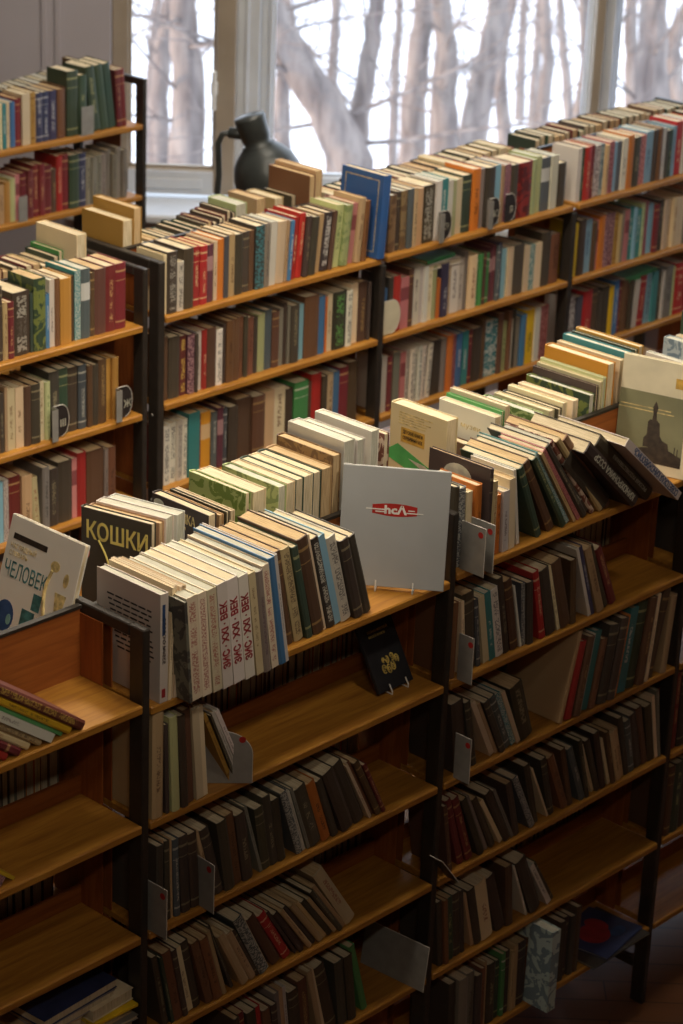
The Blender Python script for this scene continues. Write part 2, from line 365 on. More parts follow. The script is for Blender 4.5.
for path in [
    [(14.59, 13.82, -4.17), (14.58, 13.83, -3.21), (14.58, 13.83, -2.58), (14.57, 13.84, -2.06)],
    [(15.66, 14.12, -4.42), (15.65, 14.13, -3.42), (15.66, 14.13, -2.76), (15.66, 14.13, -2.23)],
    [(16.87, 14.28, -4.66), (16.86, 14.30, -3.62), (16.86, 14.29, -2.94), (16.86, 14.30, -2.38)],
    [(17.94, 14.59, -4.90), (17.93, 14.61, -3.82), (17.95, 14.59, -3.12), (17.95, 14.59, -2.54)],
    [(24.91, 18.83, -6.98), (24.87, 18.88, -5.59), (24.85, 18.89, -4.69), (24.84, 18.91, -3.95)],
    [(20.30, 14.98, -5.38), (20.28, 15.00, -4.23), (20.28, 15.00, -3.47), (20.28, 15.00, -2.86)],
    [(21.46, 15.19, -5.63), (21.37, 15.29, -4.44), (21.28, 15.39, -3.66), (21.23, 15.45, -3.03)],
    [(17.09, 11.08, -4.02), (17.03, 11.14, -3.06), (16.99, 11.19, -2.43), (16.96, 11.22, -1.92)],
    [(14.29, 15.62, -4.50), (14.31, 15.60, -3.50), (14.35, 15.56, -2.84), (14.37, 15.54, -2.30)],
]:
    tree(path, random.uniform(.07, .12), 'bare tree among the distant trunks beyond the windows', 6, 2.2)
random.setstate(rs)
# ------------------------------------------------------------------ books
C_ = dict(
 K=((62,57,52),(150,140,110),'black'), D=((88,63,49),(170,140,90),'dark brown'), B=((116,76,54),(60,40,30),'brown'), T=((190,160,120),(90,60,40),'tan'),
 C=((226,208,172),(120,80,50),'cream'), W=((218,212,202),(90,70,70),'white'), G=((132,128,118),(60,60,60),'grey'), S=((78,88,96),(190,190,180),'slate'),
 R=((176,34,38),(225,190,150),'red'), M=((112,30,42),(200,160,110),'maroon'), O=((206,116,44),(70,40,30),'orange'), Y=((228,190,30),(60,50,40),'yellow'),
 U=((180,136,60),(110,70,30),'ochre'), E=((44,72,62),(170,170,120),'dark green'), F=((70,146,84),(220,220,200),'green'), L=((186,196,140),(80,110,60),'light green'),
 N=((46,56,92),(190,190,190),'navy'), A=((62,118,166),(220,220,220),'blue'), Q=((44,128,130),(220,220,210),'teal'), P=((196,124,124),(110,40,50),'pink'),
 V=((96,46,68),(190,150,150),'plum'), J=((134,178,200),(60,80,110),'pale blue'),
 h=((226,212,184),(165,60,60),'cream'), d=((30,98,172),(190,160,110),'large blue'), f=((66,72,66),(128,128,112),'dark mottled'), i=((232,228,216),(150,35,40),'white'), k=((56,51,47),(176,172,160),'black'), j=((44,42,40),(225,222,205),'black'),
 t=((200,176,130),(80,60,50),'tan'), w=((220,214,200),(70,66,70),'white'), c=((222,200,158),(150,80,60),'cream'), g=((150,140,136),(90,70,80),'grey'),
 p=((170,120,120),(60,60,90),'multicoloured'), m=((120,70,54),(225,205,180),'marbled brown'), n=((42,44,52),(225,222,215),'black'), v=((214,196,160),(110,80,50),'cream'),
 l=((176,186,130),(120,140,90),'pale green'), a=((110,142,66),(190,205,140),'grass green'), b=((150,120,86),(95,70,52),'brown picture'), e=((34,62,50),(130,140,70),'dark green picture'),
 o=((204,142,40),(225,200,160),'amber'), s=((84,96,108),(230,230,225),'slate'), q=((176,192,196),(84,110,130),'pale blue picture'), r=((150,30,36),(60,30,34),'red tartan'),
 x=((166,30,40),(226,200,150),'red'), y=((44,42,46),(80,150,160),'black'), z=((40,46,40),(110,170,90),'black'), u=((96,36,36),(214,180,90),'dark red'))
STY = dict(f=[7], d=[0], K=[0,0,0,1,6], D=[0,0,1,6], B=[0,1], T=[0,1], C=[0,0,1,1], W=[1,1,5,0], G=[0,1], S=[0,1,2,5], R=[0,1,2], M=[1,2,6], O=[1,0], Y=[0,1], U=[0,2], E=[1,6,0], F=[0,6],
 L=[0,1], N=[2,1], A=[1,0], Q=[1,5,0], P=[5,3], V=[3,5], J=[1,0], h=[4], i=[0], k=[4], j=[4], t=[4], w=[4], c=[1], g=[1], p=[5], m=[7], n=[4], v=[0], l=[7], a=[7], b=[7], e=[7],
 o=[3], s=[3], q=[7], r=[7], x=[2], y=[5], z=[4], u=[4])
GREYP = set('fhabelqmpigJQAWLs'); AGED = set('BDTUuxtMVc')
M['pages_grey'] = m_pages('page_block_grey', (170, 168, 150), (214, 212, 196)); M['pages_aged'] = m_pages('page_block_aged', (176, 148, 108), (216, 190, 148))
def page_mat(code, r): return 'pages_grey' if code in GREYP and r < .75 else ('pages_aged' if code in AGED and r < .6 or (r > .93 and code not in 'kj') else 'pages')
def book_shell(t, d, h, back, rnd, cv=.0022):
    """cover (three boards) and page block; spine at y=0 (or at y=d for books turned to the other aisle)"""
    cv = min(cv, t*.22); ins = .0028 if t > .009 else .001
    sp = min(.004, t*.18) if rnd else 0
    out = [(0, d), (0, 0), (t*.25, -sp), (t*.75, -sp), (t, 0), (t, d)]
    inn = [(t-cv, d), (t-cv, cv), (t*.75, cv-sp*.6), (t*.25, cv-sp*.6), (cv, cv), (cv, d)]
    ring = out + inn; k = len(ring)
    fl = (lambda x, y: (x, d-y)) if back else (lambda x, y: (x, y))
    vs = [(*fl(x, y), z) for z in (0, h) for x, y in ring]
    fs = []; kinds = []
    def q(f, kd): fs.append(f if not back else tuple(reversed(f))); kinds.append(kd)
    for a in range(k):
        b2 = (a+1) % k; q((a, b2, k+b2, k+a), 'spine' if a in (1, 2, 3) else 'side')
    pairs = [(0, 11), (1, 10), (2, 9), (3, 8), (4, 7), (5, 6)]
    for (a, A), (b2, B) in zip(pairs, pairs[1:]):
        q((k+a, k+b2, k+B, k+A), 'rim'); q((a, A, B, b2), 'rim')
    uv = {}
    for fi, (f, kd) in enumerate(zip(fs, kinds)):
        for vi in f:
            z = vs[vi][2]/h; x = vs[vi][0]/t
            uv[(fi, vi)] = ((x if not back else 1-x), z) if kd == 'spine' else (-1, -1)
    e = .0004
    pv = MB(); x0, x1, y0, y1 = cv+e, t-cv-e, cv*1.2, d-ins
    if back: y0, y1 = d-y1, d-y0
    pv.box((x0, y0, ins), (x1, y1, h-ins))
    return vs, fs, uv, pv
def fill_attr(me, faces_attr):
    """faces_attr: list of (ncorners, col, ink, sty)"""
    n = len(me.loops)
    for nm, ix in (('Col', 1), ('Ink', 2), ('Sty', 3)):
        at = me.attributes.new(nm, 'FLOAT_COLOR', 'CORNER') if ix < 3 else me.attributes.new(nm, 'FLOAT_VECTOR', 'CORNER')
        w = 4 if ix < 3 else 3; arr = np.empty((n, w), dtype=np.float32); p = 0
        for fa in faces_attr: arr[p:p+fa[0]] = fa[ix]; p += fa[0]
        at.data.foreach_set('color' if ix < 3 else 'vector', arr.ravel())
def jit(c, a=.10):
    k = 1 + random.uniform(-a, a); return tuple(max(8, min(250, v*k + random.uniform(-5, 5))) for v in c)
NORD = ['', 'first', 'second', 'third', 'fourth', 'fifth', 'sixth', 'seventh', 'eighth', 'ninth', 'tenth', 'eleventh', 'twelfth', 'thirteenth', 'fourteenth', 'fifteenth', 'sixteenth', 'seventeenth', 'eighteenth', 'nineteenth', 'twentieth']
LEV = {'1': 'top shelf', '2': 'second shelf', '3': 'third shelf', '4': 'fourth shelf', '5': 'fifth shelf', '6': 'bottom shelf'}
UNIT = dict(A='front left bookcase', B='front middle bookcase', C='front right bookcase', D='bookcase at the right edge', P='second row left bookcase',
            Q='second row middle bookcase', R='second row right bookcase', S='second row far right bookcase', T='bookcase by the wall')
SHELVES = [
 ('B1a', 0.0000, [
  ('W',0.0248,0.001,0.0243,0.273,0.215,0,0),('C',0.0497,-0.001,0.0088,0.281,0.215,2,0),('C',0.0591,0.003,0.0088,0.282,0.215,2,0),('C',0.0685,-0.000,0.0088,0.277,0.215,3,0),
  ('T',0.0779,-0.001,0.0088,0.277,0.215,3,0),
 ]),
 ('B1b', 0.0000, [
  ('f',0.0767,-0.045,0.0088,0.262,0.255,-5,0),('h',0.0862,-0.042,0.0340,0.267,0.255,-5,0),('h',0.1209,-0.042,0.0280,0.268,0.255,-5,0),('h',0.1541,-0.043,0.0281,0.269,0.255,-6,0),
  ('i',0.1828,-0.046,0.0315,0.275,0.255,-6,0),('i',0.2198,-0.044,0.0350,0.276,0.255,-7,0),('i',0.2554,-0.046,0.0304,0.275,0.255,-7,0),('C',0.2913,-0.047,0.0223,0.274,0.250,-8,0),
  ('g',0.3142,-0.047,0.0225,0.272,0.250,-8,0),('h',0.3421,-0.046,0.0225,0.281,0.250,-9,0),('A',0.3704,-0.042,0.0226,0.293,0.250,-10,0),('W',0.3937,-0.042,0.0094,0.296,0.250,-10,0),
 ]),
 ('B1c', 0.0000, [
  ('D',0.4616,0.022,0.0197,0.265,0.200,-12,0),('t',0.4868,0.022,0.0299,0.266,0.200,-13,0),('E',0.5226,0.014,0.0197,0.266,0.200,-14,0),('D',0.5482,0.016,0.0368,0.281,0.200,-15,0),
  ('C',0.5867,0.020,0.0097,0.282,0.200,-15,0),('j',0.6019,0.021,0.0267,0.267,0.200,-16,0),('J',0.6301,0.022,0.0217,0.265,0.200,-16,0),('w',0.6531,0.023,0.0340,0.252,0.200,-16,0),
  ('K',0.6932,0.013,0.0306,0.237,0.200,-17,0),('K',0.7300,0.019,0.0272,0.237,0.200,-18,0),
 ]),
 ('B2', -0.3000, [
  ('T',0.0097,0.008,0.0342,0.275,0.200,0,0),('K',0.0526,0.006,0.0121,0.236,0.150,-2,0),('L',0.0692,0.002,0.0250,0.252,0.150,-3,0),('K',0.0990,0.001,0.0219,0.247,0.152,-4,0),
  ('D',0.1213,0.010,0.0252,0.251,0.164,-4,0),('C',0.1513,0.004,0.0221,0.244,0.154,-5,0),('C',0.1739,0.007,0.0157,0.244,0.163,-5,0),('U',0.2663,0.010,0.0116,0.234,0.163,-24,0),
  ('K',0.2794,0.005,0.0056,0.226,0.153,-23,0),('W',0.2902,0.005,0.0101,0.234,0.155,-24,0),('W',0.3062,0.004,0.0116,0.236,0.143,-25,0),
 ]),
 ('B3', -0.6000, [
  ('K',0.0285,0.011,0.0221,0.218,0.163,0,0),('T',0.0512,0.018,0.0059,0.224,0.142,0,0),('K',0.0651,0.016,0.0157,0.218,0.148,-2,0),('T',0.0812,0.014,0.0059,0.219,0.154,-2,0),
  ('S',0.0913,0.012,0.0190,0.214,0.168,-3,0),('K',0.1145,0.012,0.0290,0.214,0.152,-4,0),('K',0.1476,0.013,0.0292,0.209,0.158,-5,0),('T',0.2169,0.019,0.0123,0.207,0.150,-16,0),
  ('K',0.2301,0.017,0.0287,0.207,0.150,-16,0),('K',0.2595,0.011,0.0330,0.205,0.144,-10,0),('B',0.2934,0.019,0.0298,0.209,0.147,-10,0),('K',0.3241,0.014,0.0335,0.199,0.147,-10,0),
  ('G',0.3846,0.016,0.0094,0.217,0.146,-17,0),('K',0.3945,0.021,0.0304,0.186,0.160,-10,0),('K',0.4257,0.022,0.0271,0.209,0.161,-10,0),('K',0.4537,0.022,0.0273,0.187,0.149,-10,0),
  ('S',0.5135,0.015,0.0230,0.209,0.162,-19,0),('W',0.5382,0.017,0.0095,0.203,0.166,-19,0),('G',0.5525,0.014,0.0095,0.211,0.163,-20,0),('K',0.5630,0.015,0.0401,0.199,0.146,-20,0),
  ('O',0.6061,0.015,0.0302,0.200,0.145,-20,0),('K',0.6422,0.014,0.0234,0.196,0.167,-21,0),('K',0.6794,0.011,0.0402,0.213,0.141,-24,0),('K',0.7323,0.019,0.0365,0.224,0.145,-26,0),
  ('C',0.7817,0.013,0.0094,0.216,0.151,-28,0),('B',0.7927,0.022,0.0128,0.216,0.143,-28,0),('D',0.8076,0.012,0.0195,0.210,0.152,-28,0),('M',0.8299,0.011,0.0130,0.189,0.142,-27,0),
 ]),
 ('B4', -0.9000, [
  ('K',0.0616,0.018,0.0190,0.214,0.145,-11,0),('E',0.0850,0.010,0.0092,0.209,0.145,-12,0),('B',0.0948,0.013,0.0289,0.215,0.154,-12,0),('K',0.1248,0.011,0.0159,0.210,0.168,-12,0),
  ('C',0.1451,0.019,0.0192,0.205,0.155,-13,0),('K',0.1652,0.022,0.0259,0.212,0.152,-13,0),('B',0.2031,0.013,0.0257,0.203,0.154,-16,0),('B',0.2303,0.010,0.0259,0.203,0.152,-16,0),
  ('T',0.2615,0.013,0.0126,0.217,0.152,-17,0),('K',0.2959,0.020,0.0091,0.233,0.165,-22,0),('T',0.3249,0.010,0.0243,0.201,0.154,-27,0),('T',0.3563,0.013,0.0211,0.193,0.148,-28,0),
  ('K',0.3806,0.013,0.0087,0.194,0.146,-28,0),('S',0.3908,0.012,0.0309,0.222,0.164,-27,0),('C',0.4259,0.021,0.0057,0.216,0.142,-27,0),('D',0.4444,0.022,0.0303,0.199,0.156,-30,0),
  ('R',0.4838,0.021,0.0272,0.194,0.152,-31,0),('K',0.5240,0.019,0.0085,0.199,0.159,-33,0),('K',0.5384,0.016,0.0175,0.184,0.161,-34,0),('T',0.5678,0.013,0.0142,0.189,0.143,-36,0),
  ('K',0.5898,0.021,0.0140,0.192,0.165,-37,0),('T',0.6078,0.014,0.0170,0.192,0.166,-37,0),('T',0.6295,0.020,0.0142,0.185,0.159,-37,0),('K',0.6476,0.020,0.0172,0.178,0.158,-37,0),
  ('T',0.6695,0.018,0.0113,0.178,0.155,-37,0),('K',0.6839,0.013,0.0145,0.202,0.159,-36,0),('T',0.7022,0.021,0.0146,0.209,0.166,-36,0),('c',0.7202,0.022,0.0370,0.244,0.143,-34,0),
 ]),
 ('B5', -1.2000, [
  ('K',0.3268,0.011,0.0208,0.210,0.159,-8,0),('M',0.3483,0.022,0.0245,0.209,0.144,-8,0),('K',0.3736,0.012,0.0318,0.204,0.142,-8,0),('R',0.4064,0.019,0.0211,0.203,0.156,-8,0),
  ('B',0.4283,0.013,0.0286,0.184,0.166,-8,0),('K',0.4578,0.010,0.0214,0.189,0.166,-8,0),('G',0.4800,0.020,0.0178,0.211,0.144,-8,0),('T',0.4986,0.021,0.0142,0.216,0.162,-8,0),
  ('W',0.5135,0.021,0.0105,0.216,0.156,-8,0),('K',0.5247,0.014,0.0366,0.195,0.159,-8,0),('D',0.5623,0.016,0.0332,0.212,0.162,-8,0),('T',0.6196,0.010,0.0179,0.235,0.155,-14,0),
  ('C',0.6427,0.017,0.0105,0.236,0.142,-15,0),('K',0.6580,0.020,0.0401,0.225,0.154,-16,0),('K',0.6984,0.014,0.0340,0.207,0.145,-8,0),('K',0.7331,0.010,0.0303,0.212,0.155,-8,0),
  ('F',0.7954,0.020,0.0220,0.233,0.164,-16,0),
 ]),
 ('C1a', 0.0146, [
  ('K',1.0663,0.027,0.0192,0.232,0.141,0,0),('S',1.0936,0.029,0.0272,0.222,0.149,-2,0),('C',1.1212,0.023,0.0154,0.206,0.147,-2,0),('C',1.1369,0.032,0.0154,0.200,0.152,-2,0),
  ('O',1.1527,0.021,0.0235,0.217,0.142,-2,0),
 ]),
 ('C1b', 0.0146, [
  ('K',1.1827,0.007,0.0136,0.257,0.210,0,0),
 ]),
 ('C1c', 0.0146, [
  ('c',1.2108,0.016,0.0198,0.213,0.163,-1,0),('O',1.2339,0.020,0.0199,0.168,0.151,-2,0),('W',1.2571,0.011,0.0241,0.175,0.160,-3,0),('C',1.2847,0.012,0.0242,0.203,0.163,-4,0),
  ('W',1.3274,0.020,0.0117,0.223,0.147,-9,0),('E',1.4032,0.015,0.0225,0.243,0.200,-24,0),('D',1.4584,0.020,0.0288,0.263,0.200,-30,0),('E',1.5089,0.012,0.0209,0.279,0.200,-33,0),
  ('Q',1.5403,0.020,0.0136,0.290,0.200,-34,0),('T',1.5633,0.012,0.0100,0.294,0.144,-35,0),('P',1.5824,0.014,0.0134,0.305,0.152,-36,0),('K',1.6062,0.017,0.0202,0.317,0.200,-37,0),
  ('m',1.6464,0.019,0.0163,0.334,0.163,-39,0),('T',1.6755,0.014,0.0195,0.339,0.139,-40,0),('B',1.7091,0.017,0.0260,0.337,0.200,-41,0),
 ]),
 ('C2', -0.3000, [
  ('B',1.0811,0.019,0.0196,0.219,0.152,0,0),('C',1.1241,0.011,0.0115,0.220,0.152,-6,0),('K',1.1360,0.020,0.0480,0.232,0.146,-6,0),('S',1.1918,0.019,0.0156,0.205,0.149,-8,0),
  ('C',1.2189,0.018,0.0236,0.207,0.166,-11,0),('Q',1.2434,0.017,0.0238,0.213,0.157,-11,0),('w',1.2719,0.021,0.0320,0.214,0.147,-12,0),('K',1.3050,0.021,0.0241,0.239,0.152,-12,0),
  ('D',1.3340,0.020,0.0324,0.223,0.147,-13,0),('W',1.3712,0.017,0.0076,0.200,0.160,-14,0),('S',1.3792,0.019,0.0163,0.192,0.143,-6,0),('K',1.3960,0.012,0.0250,0.191,0.157,-6,0),
  ('R',1.4493,0.012,0.0245,0.219,0.141,-14,0),('K',1.4788,0.012,0.0414,0.215,0.161,-15,0),('C',1.5299,0.014,0.0119,0.218,0.163,-17,0),('D',1.5469,0.014,0.0412,0.225,0.155,-18,0),
  ('D',1.5879,0.015,0.0258,0.199,0.142,-6,0),('W',1.6663,0.012,0.0119,0.242,0.164,-20,0),('N',1.6794,0.014,0.0162,0.243,0.157,-20,0),('T',1.7056,0.010,0.0285,0.233,0.147,-22,0),
  ('K',1.7455,0.021,0.0200,0.231,0.140,-24,0),('M',1.7760,0.020,0.0279,0.215,0.161,-26,0),
 ]),
 ('C3a', -0.6000, [
  ('K',1.1269,0.021,0.0487,0.218,0.161,-8,0),('K',1.1912,0.017,0.0239,0.209,0.143,-12,0),('C',1.2732,0.017,0.0181,0.216,0.152,-27,0),('T',1.2940,0.019,0.0144,0.203,0.164,-27,0),
  ('K',1.3104,0.011,0.0222,0.202,0.165,-26,0),('S',1.3353,0.018,0.0264,0.200,0.157,-25,0),('Q',1.3648,0.017,0.0188,0.201,0.159,-25,0),('C',1.3860,0.014,0.0150,0.201,0.161,-25,0),
  ('K',1.4022,0.015,0.0523,0.194,0.164,-20,0),
 ]),
 ('C3b', -0.6000, [
  ('T',1.5588,0.007,0.0170,0.275,0.215,13,0),('R',1.5859,0.008,0.0306,0.234,0.163,11,0),('D',1.6217,0.003,0.0309,0.240,0.147,10,0),('W',1.6535,0.008,0.0084,0.241,0.148,10,0),
  ('Q',1.6624,0.011,0.0312,0.241,0.166,10,0),('B',1.6945,0.005,0.0268,0.210,0.150,10,0),('K',1.7258,0.003,0.0456,0.241,0.161,9,0),('K',1.7724,0.000,0.0366,0.249,0.150,9,0),
  ('O',1.8099,0.006,0.0134,0.250,0.144,9,0),('Q',1.8283,0.007,0.0371,0.262,0.158,8,0),('E',1.8661,0.011,0.0469,0.269,0.149,8,0),('D',1.9187,0.002,0.0330,0.270,0.156,7,0),
  ('C',1.9571,0.001,0.0139,0.275,0.200,6,0),('D',1.9707,0.011,0.0328,0.275,0.166,12,0),('T',2.0355,0.004,0.0288,0.245,0.155,5,0),
 ]),
 ('C4', -0.9000, [
  ('D',1.1190,0.013,0.0159,0.220,0.134,-10,0),('M',1.1682,0.021,0.0234,0.235,0.138,-18,0),('M',1.2016,0.019,0.0272,0.232,0.155,-20,0),('K',1.2477,0.013,0.0227,0.225,0.136,-24,0),
  ('G',1.2814,0.021,0.0147,0.222,0.140,-26,0),('K',1.3023,0.019,0.0223,0.207,0.136,-27,0),('C',1.3429,0.017,0.0142,0.194,0.149,-31,0),('K',1.3595,0.013,0.0259,0.212,0.156,-29,0),
  ('G',1.3892,0.012,0.0109,0.210,0.145,-28,0),('K',1.4007,0.014,0.0246,0.191,0.133,-16,0),('S',1.4691,0.011,0.0229,0.216,0.135,-27,0),('K',1.4928,0.021,0.0248,0.214,0.139,-16,0),
  ('C',1.5566,0.019,0.0074,0.208,0.150,-26,0),('K',1.5646,0.021,0.0250,0.206,0.156,-16,0),('B',1.6217,0.017,0.0280,0.212,0.150,-24,0),('D',1.6509,0.017,0.0210,0.208,0.150,-16,0),
  ('S',1.6999,0.012,0.0243,0.211,0.145,-23,0),('K',1.7254,0.011,0.0168,0.213,0.144,-16,0),('C',1.7640,0.020,0.0120,0.190,0.136,-22,0),('K',1.7773,0.015,0.0207,0.202,0.139,-21,0),
  ('K',1.7991,0.014,0.0259,0.209,0.154,-16,0),('C',1.8361,0.015,0.0125,0.177,0.142,-19,0),('D',1.8494,0.010,0.0172,0.194,0.154,-16,0),('T',1.8743,0.012,0.0215,0.183,0.156,-18,0),
  ('T',1.8972,0.020,0.0217,0.182,0.136,-17,0),('K',1.9201,0.017,0.0219,0.215,0.138,-16,0),('S',1.9431,0.019,0.0268,0.187,0.144,-14,0),('K',1.9781,0.022,0.0312,0.199,0.153,-16,0),
  ('D',2.0110,0.021,0.0269,0.213,0.155,-16,0),('K',2.0388,0.020,0.0322,0.200,0.142,-12,0),('C',2.0721,0.017,0.0135,0.227,0.153,-12,0),('G',2.0862,0.017,0.0137,0.239,0.135,-10,0),
 ]),
 ('C5', -1.2000, [
  ('K',1.1057,0.018,0.0205,0.214,0.140,-6,0),('B',1.1269,0.010,0.0163,0.214,0.147,-6,0),('E',1.1440,0.020,0.0292,0.208,0.139,-6,0),('K',1.1739,0.021,0.0293,0.209,0.140,-6,0),
  ('K',1.2040,0.020,0.0166,0.209,0.141,-6,0),('T',1.2516,0.021,0.0120,0.194,0.155,-15,0),('K',1.2643,0.018,0.0290,0.200,0.155,-14,0),('c',1.2945,0.017,0.0462,0.207,0.150,-14,0),
  ('K',1.3611,0.022,0.0413,0.206,0.145,-19,0),('D',1.4020,0.019,0.0305,0.204,0.134,-6,0),('W',1.4907,0.017,0.0077,0.208,0.145,-22,0),('K',1.5075,0.013,0.0447,0.219,0.147,-24,0),
  ('W',1.5824,0.011,0.0189,0.192,0.137,-31,0),('K',1.6086,0.021,0.0149,0.187,0.152,-32,0),
 ]),
 ('C6', -1.5000, [
  ('K',1.1733,0.022,0.0299,0.209,0.144,-2,0),('G',1.2038,0.010,0.0389,0.213,0.155,-2,0),('G',1.2433,0.017,0.0348,0.214,0.158,-2,0),('K',1.2787,0.010,0.0261,0.194,0.161,-2,0),
  ('B',1.3054,0.014,0.0173,0.206,0.145,-2,0),('T',1.3233,0.020,0.0128,0.217,0.161,-2,0),('K',1.3367,0.017,0.0354,0.202,0.151,-2,0),('E',1.3728,0.022,0.0220,0.196,0.152,-2,0),
  ('F',1.3955,0.014,0.0176,0.214,0.164,-2,0),('K',1.4137,0.018,0.0222,0.213,0.162,-2,0),('T',1.4365,0.010,0.0131,0.207,0.146,-2,0),('T',1.4502,0.013,0.0178,0.218,0.166,-2,0),
  ('K',1.4686,0.018,0.0410,0.215,0.152,-2,0),('D',1.5103,0.017,0.0413,0.218,0.150,-2,0),
 ]),
 ('C6b', -1.5000, [
  ('K',1.6562,0.010,0.0281,0.205,0.155,0,0),('K',1.6849,0.021,0.0235,0.206,0.149,0,0),('K',1.7090,0.011,0.0236,0.203,0.161,0,0),('D',1.7332,0.011,0.0237,0.225,0.145,0,0),
 ]),
 ('D2', -0.3000, [
  ('K',2.2118,0.028,0.0298,0.212,0.164,0,0),('D',2.2422,0.021,0.0351,0.230,0.152,0,0),('B',2.2779,0.032,0.0302,0.216,0.151,0,0),
 ]),
 ('D4', -0.9000, [
  ('M',2.1495,0.022,0.0302,0.256,0.144,0,0),('K',2.1803,0.018,0.0407,0.240,0.156,0,0),('D',2.2216,0.020,0.0358,0.259,0.143,0,0),('K',2.2580,0.010,0.0465,0.238,0.160,0,0),
  ('E',2.3051,0.012,0.0311,0.257,0.146,0,0),
 ]),
 ('D5', -1.2000, [
  ('D',2.1535,0.014,0.0305,0.239,0.157,0,0),('E',2.1846,0.013,0.0412,0.240,0.145,0,0),('K',2.2264,0.018,0.0309,0.240,0.167,0,0),('S',2.2580,0.021,0.0417,0.241,0.142,0,0),
  ('K',2.3003,0.020,0.0314,0.234,0.159,0,0),('K',2.3323,0.012,0.0369,0.218,0.146,0,0),('D',2.3698,0.016,0.0426,0.229,0.156,0,0),
 ]),
 ('P1', 0.1050, [
  ('D',0.9132,1.853,0.0335,0.193,0.139,0,0),('K',0.9472,1.845,0.0299,0.203,0.122,0,0),('B',0.9777,1.850,0.0262,0.191,0.127,0,0),('S',1.0045,1.847,0.0341,0.191,0.136,0,0),
  ('K',1.0392,1.854,0.0226,0.195,0.138,0,0),('K',1.0624,1.847,0.0188,0.236,0.126,0,0),('T',1.0818,1.846,0.0189,0.183,0.144,0,0),('M',1.1014,1.845,0.0229,0.180,0.122,0,0),
  ('k',1.1249,1.852,0.0665,0.202,0.141,0,0),('E',1.1920,1.849,0.0113,0.190,0.143,0,0),('e',1.2039,1.847,0.0474,0.232,0.122,0,0),('A',1.2519,1.848,0.0155,0.175,0.138,0,0),
  ('W',1.2680,1.848,0.0196,0.217,0.125,0,0),('B',1.2882,1.847,0.0197,0.218,0.132,0,0),('U',1.3085,1.845,0.0442,0.212,0.132,0,0),('D',1.3533,1.852,0.0158,0.212,0.122,0,0),
  ('Q',1.3697,1.848,0.0241,0.225,0.139,0,0),('s',1.3944,1.847,0.0366,0.226,0.124,0,0),('D',1.4316,1.849,0.0202,0.207,0.142,0,0),('D',1.4524,1.849,0.0454,0.214,0.144,0,0),
  ('M',1.4984,1.850,0.0416,0.215,0.126,0,0),('M',1.5406,1.850,0.0419,0.215,0.136,0,0),
 ]),
 ('P2', -0.1950, [
  ('K',0.9429,1.848,0.0342,0.202,0.122,0,0),('D',0.9777,1.844,0.0305,0.205,0.125,0,0),('K',1.0089,1.848,0.0307,0.190,0.128,0,0),('B',1.0402,1.845,0.0230,0.194,0.136,0,0),
  ('K',1.0638,1.850,0.0192,0.195,0.137,0,0),('T',1.0836,1.846,0.0113,0.210,0.143,0,0),('C',1.0955,1.849,0.0312,0.201,0.129,0,0),('C',1.1273,1.847,0.0314,0.199,0.134,0,0),
  ('D',1.1593,1.845,0.0276,0.196,0.142,0,0),('K',1.1875,1.844,0.0358,0.196,0.132,0,0),('C',1.2239,1.850,0.0197,0.197,0.142,0,0),('L',1.2443,1.845,0.0198,0.191,0.145,0,0),
  ('K',1.2647,1.850,0.0405,0.217,0.138,0,0),('E',1.3057,1.853,0.0366,0.218,0.123,0,0),('K',1.3429,1.854,0.0410,0.213,0.123,0,0),('S',1.3846,1.850,0.0329,0.213,0.140,0,0),
  ('D',1.4181,1.844,0.0205,0.206,0.128,0,0),('K',1.4392,1.846,0.0248,0.204,0.142,0,0),('D',1.4645,1.846,0.0334,0.214,0.133,0,0),('U',1.4986,1.855,0.0250,0.208,0.138,0,0),
  ('U',1.5242,1.846,0.0252,0.208,0.142,0,0),
 ]),
 ('P3', -0.4950, [
  ('K',0.9741,1.849,0.0390,0.202,0.122,0,0),('D',1.0136,1.844,0.0313,0.213,0.141,0,0),('J',1.0455,1.848,0.0274,0.203,0.123,0,0),('W',1.0735,1.846,0.0195,0.207,0.143,0,0),
  ('M',1.0977,1.854,0.0480,0.208,0.141,0,0),('T',1.1463,1.845,0.0402,0.202,0.141,0,0),('c',1.1996,1.854,0.0281,0.183,0.143,-4,0),('G',1.2280,1.843,0.0283,0.210,0.145,0,0),
  ('K',1.2567,1.849,0.0409,0.195,0.128,0,0),('K',1.2981,1.851,0.0581,0.207,0.124,0,0),('P',1.3566,1.851,0.0205,0.205,0.137,0,0),('R',1.3775,1.850,0.0376,0.219,0.133,0,0),
  ('D',1.4155,1.848,0.0722,0.215,0.123,0,0),('G',1.4881,1.844,0.0167,0.207,0.125,0,0),('B',1.5052,1.847,0.0341,0.207,0.139,0,0),
 ]),
 ('Q1', 0.1130, [
  ('C',1.7402,1.843,0.0126,0.199,0.129,0,0),('k',1.7534,1.841,0.0435,0.206,0.135,0,0),('w',1.7975,1.841,0.0282,0.166,0.136,0,0),('K',1.8263,1.842,0.0441,0.203,0.144,0,0),
  ('x',1.8710,1.847,0.0309,0.201,0.139,0,0),('x',1.9025,1.844,0.0310,0.198,0.131,0,0),('V',1.9341,1.849,0.0312,0.195,0.130,0,0),('C',1.9659,1.846,0.0154,0.202,0.134,0,0),
  ('O',1.9819,1.847,0.0292,0.206,0.127,0,0),('S',2.0117,1.846,0.0224,0.210,0.125,0,0),('T',2.0347,1.847,0.0271,0.213,0.137,0,0),('K',2.0624,1.847,0.0366,0.207,0.135,0,0),
  ('K',2.0996,1.851,0.0321,0.208,0.126,0,0),('D',2.1323,1.851,0.0229,0.207,0.138,0,0),('y',2.1558,1.844,0.0419,0.219,0.132,0,0),('G',2.1983,1.844,0.0231,0.220,0.129,0,0),
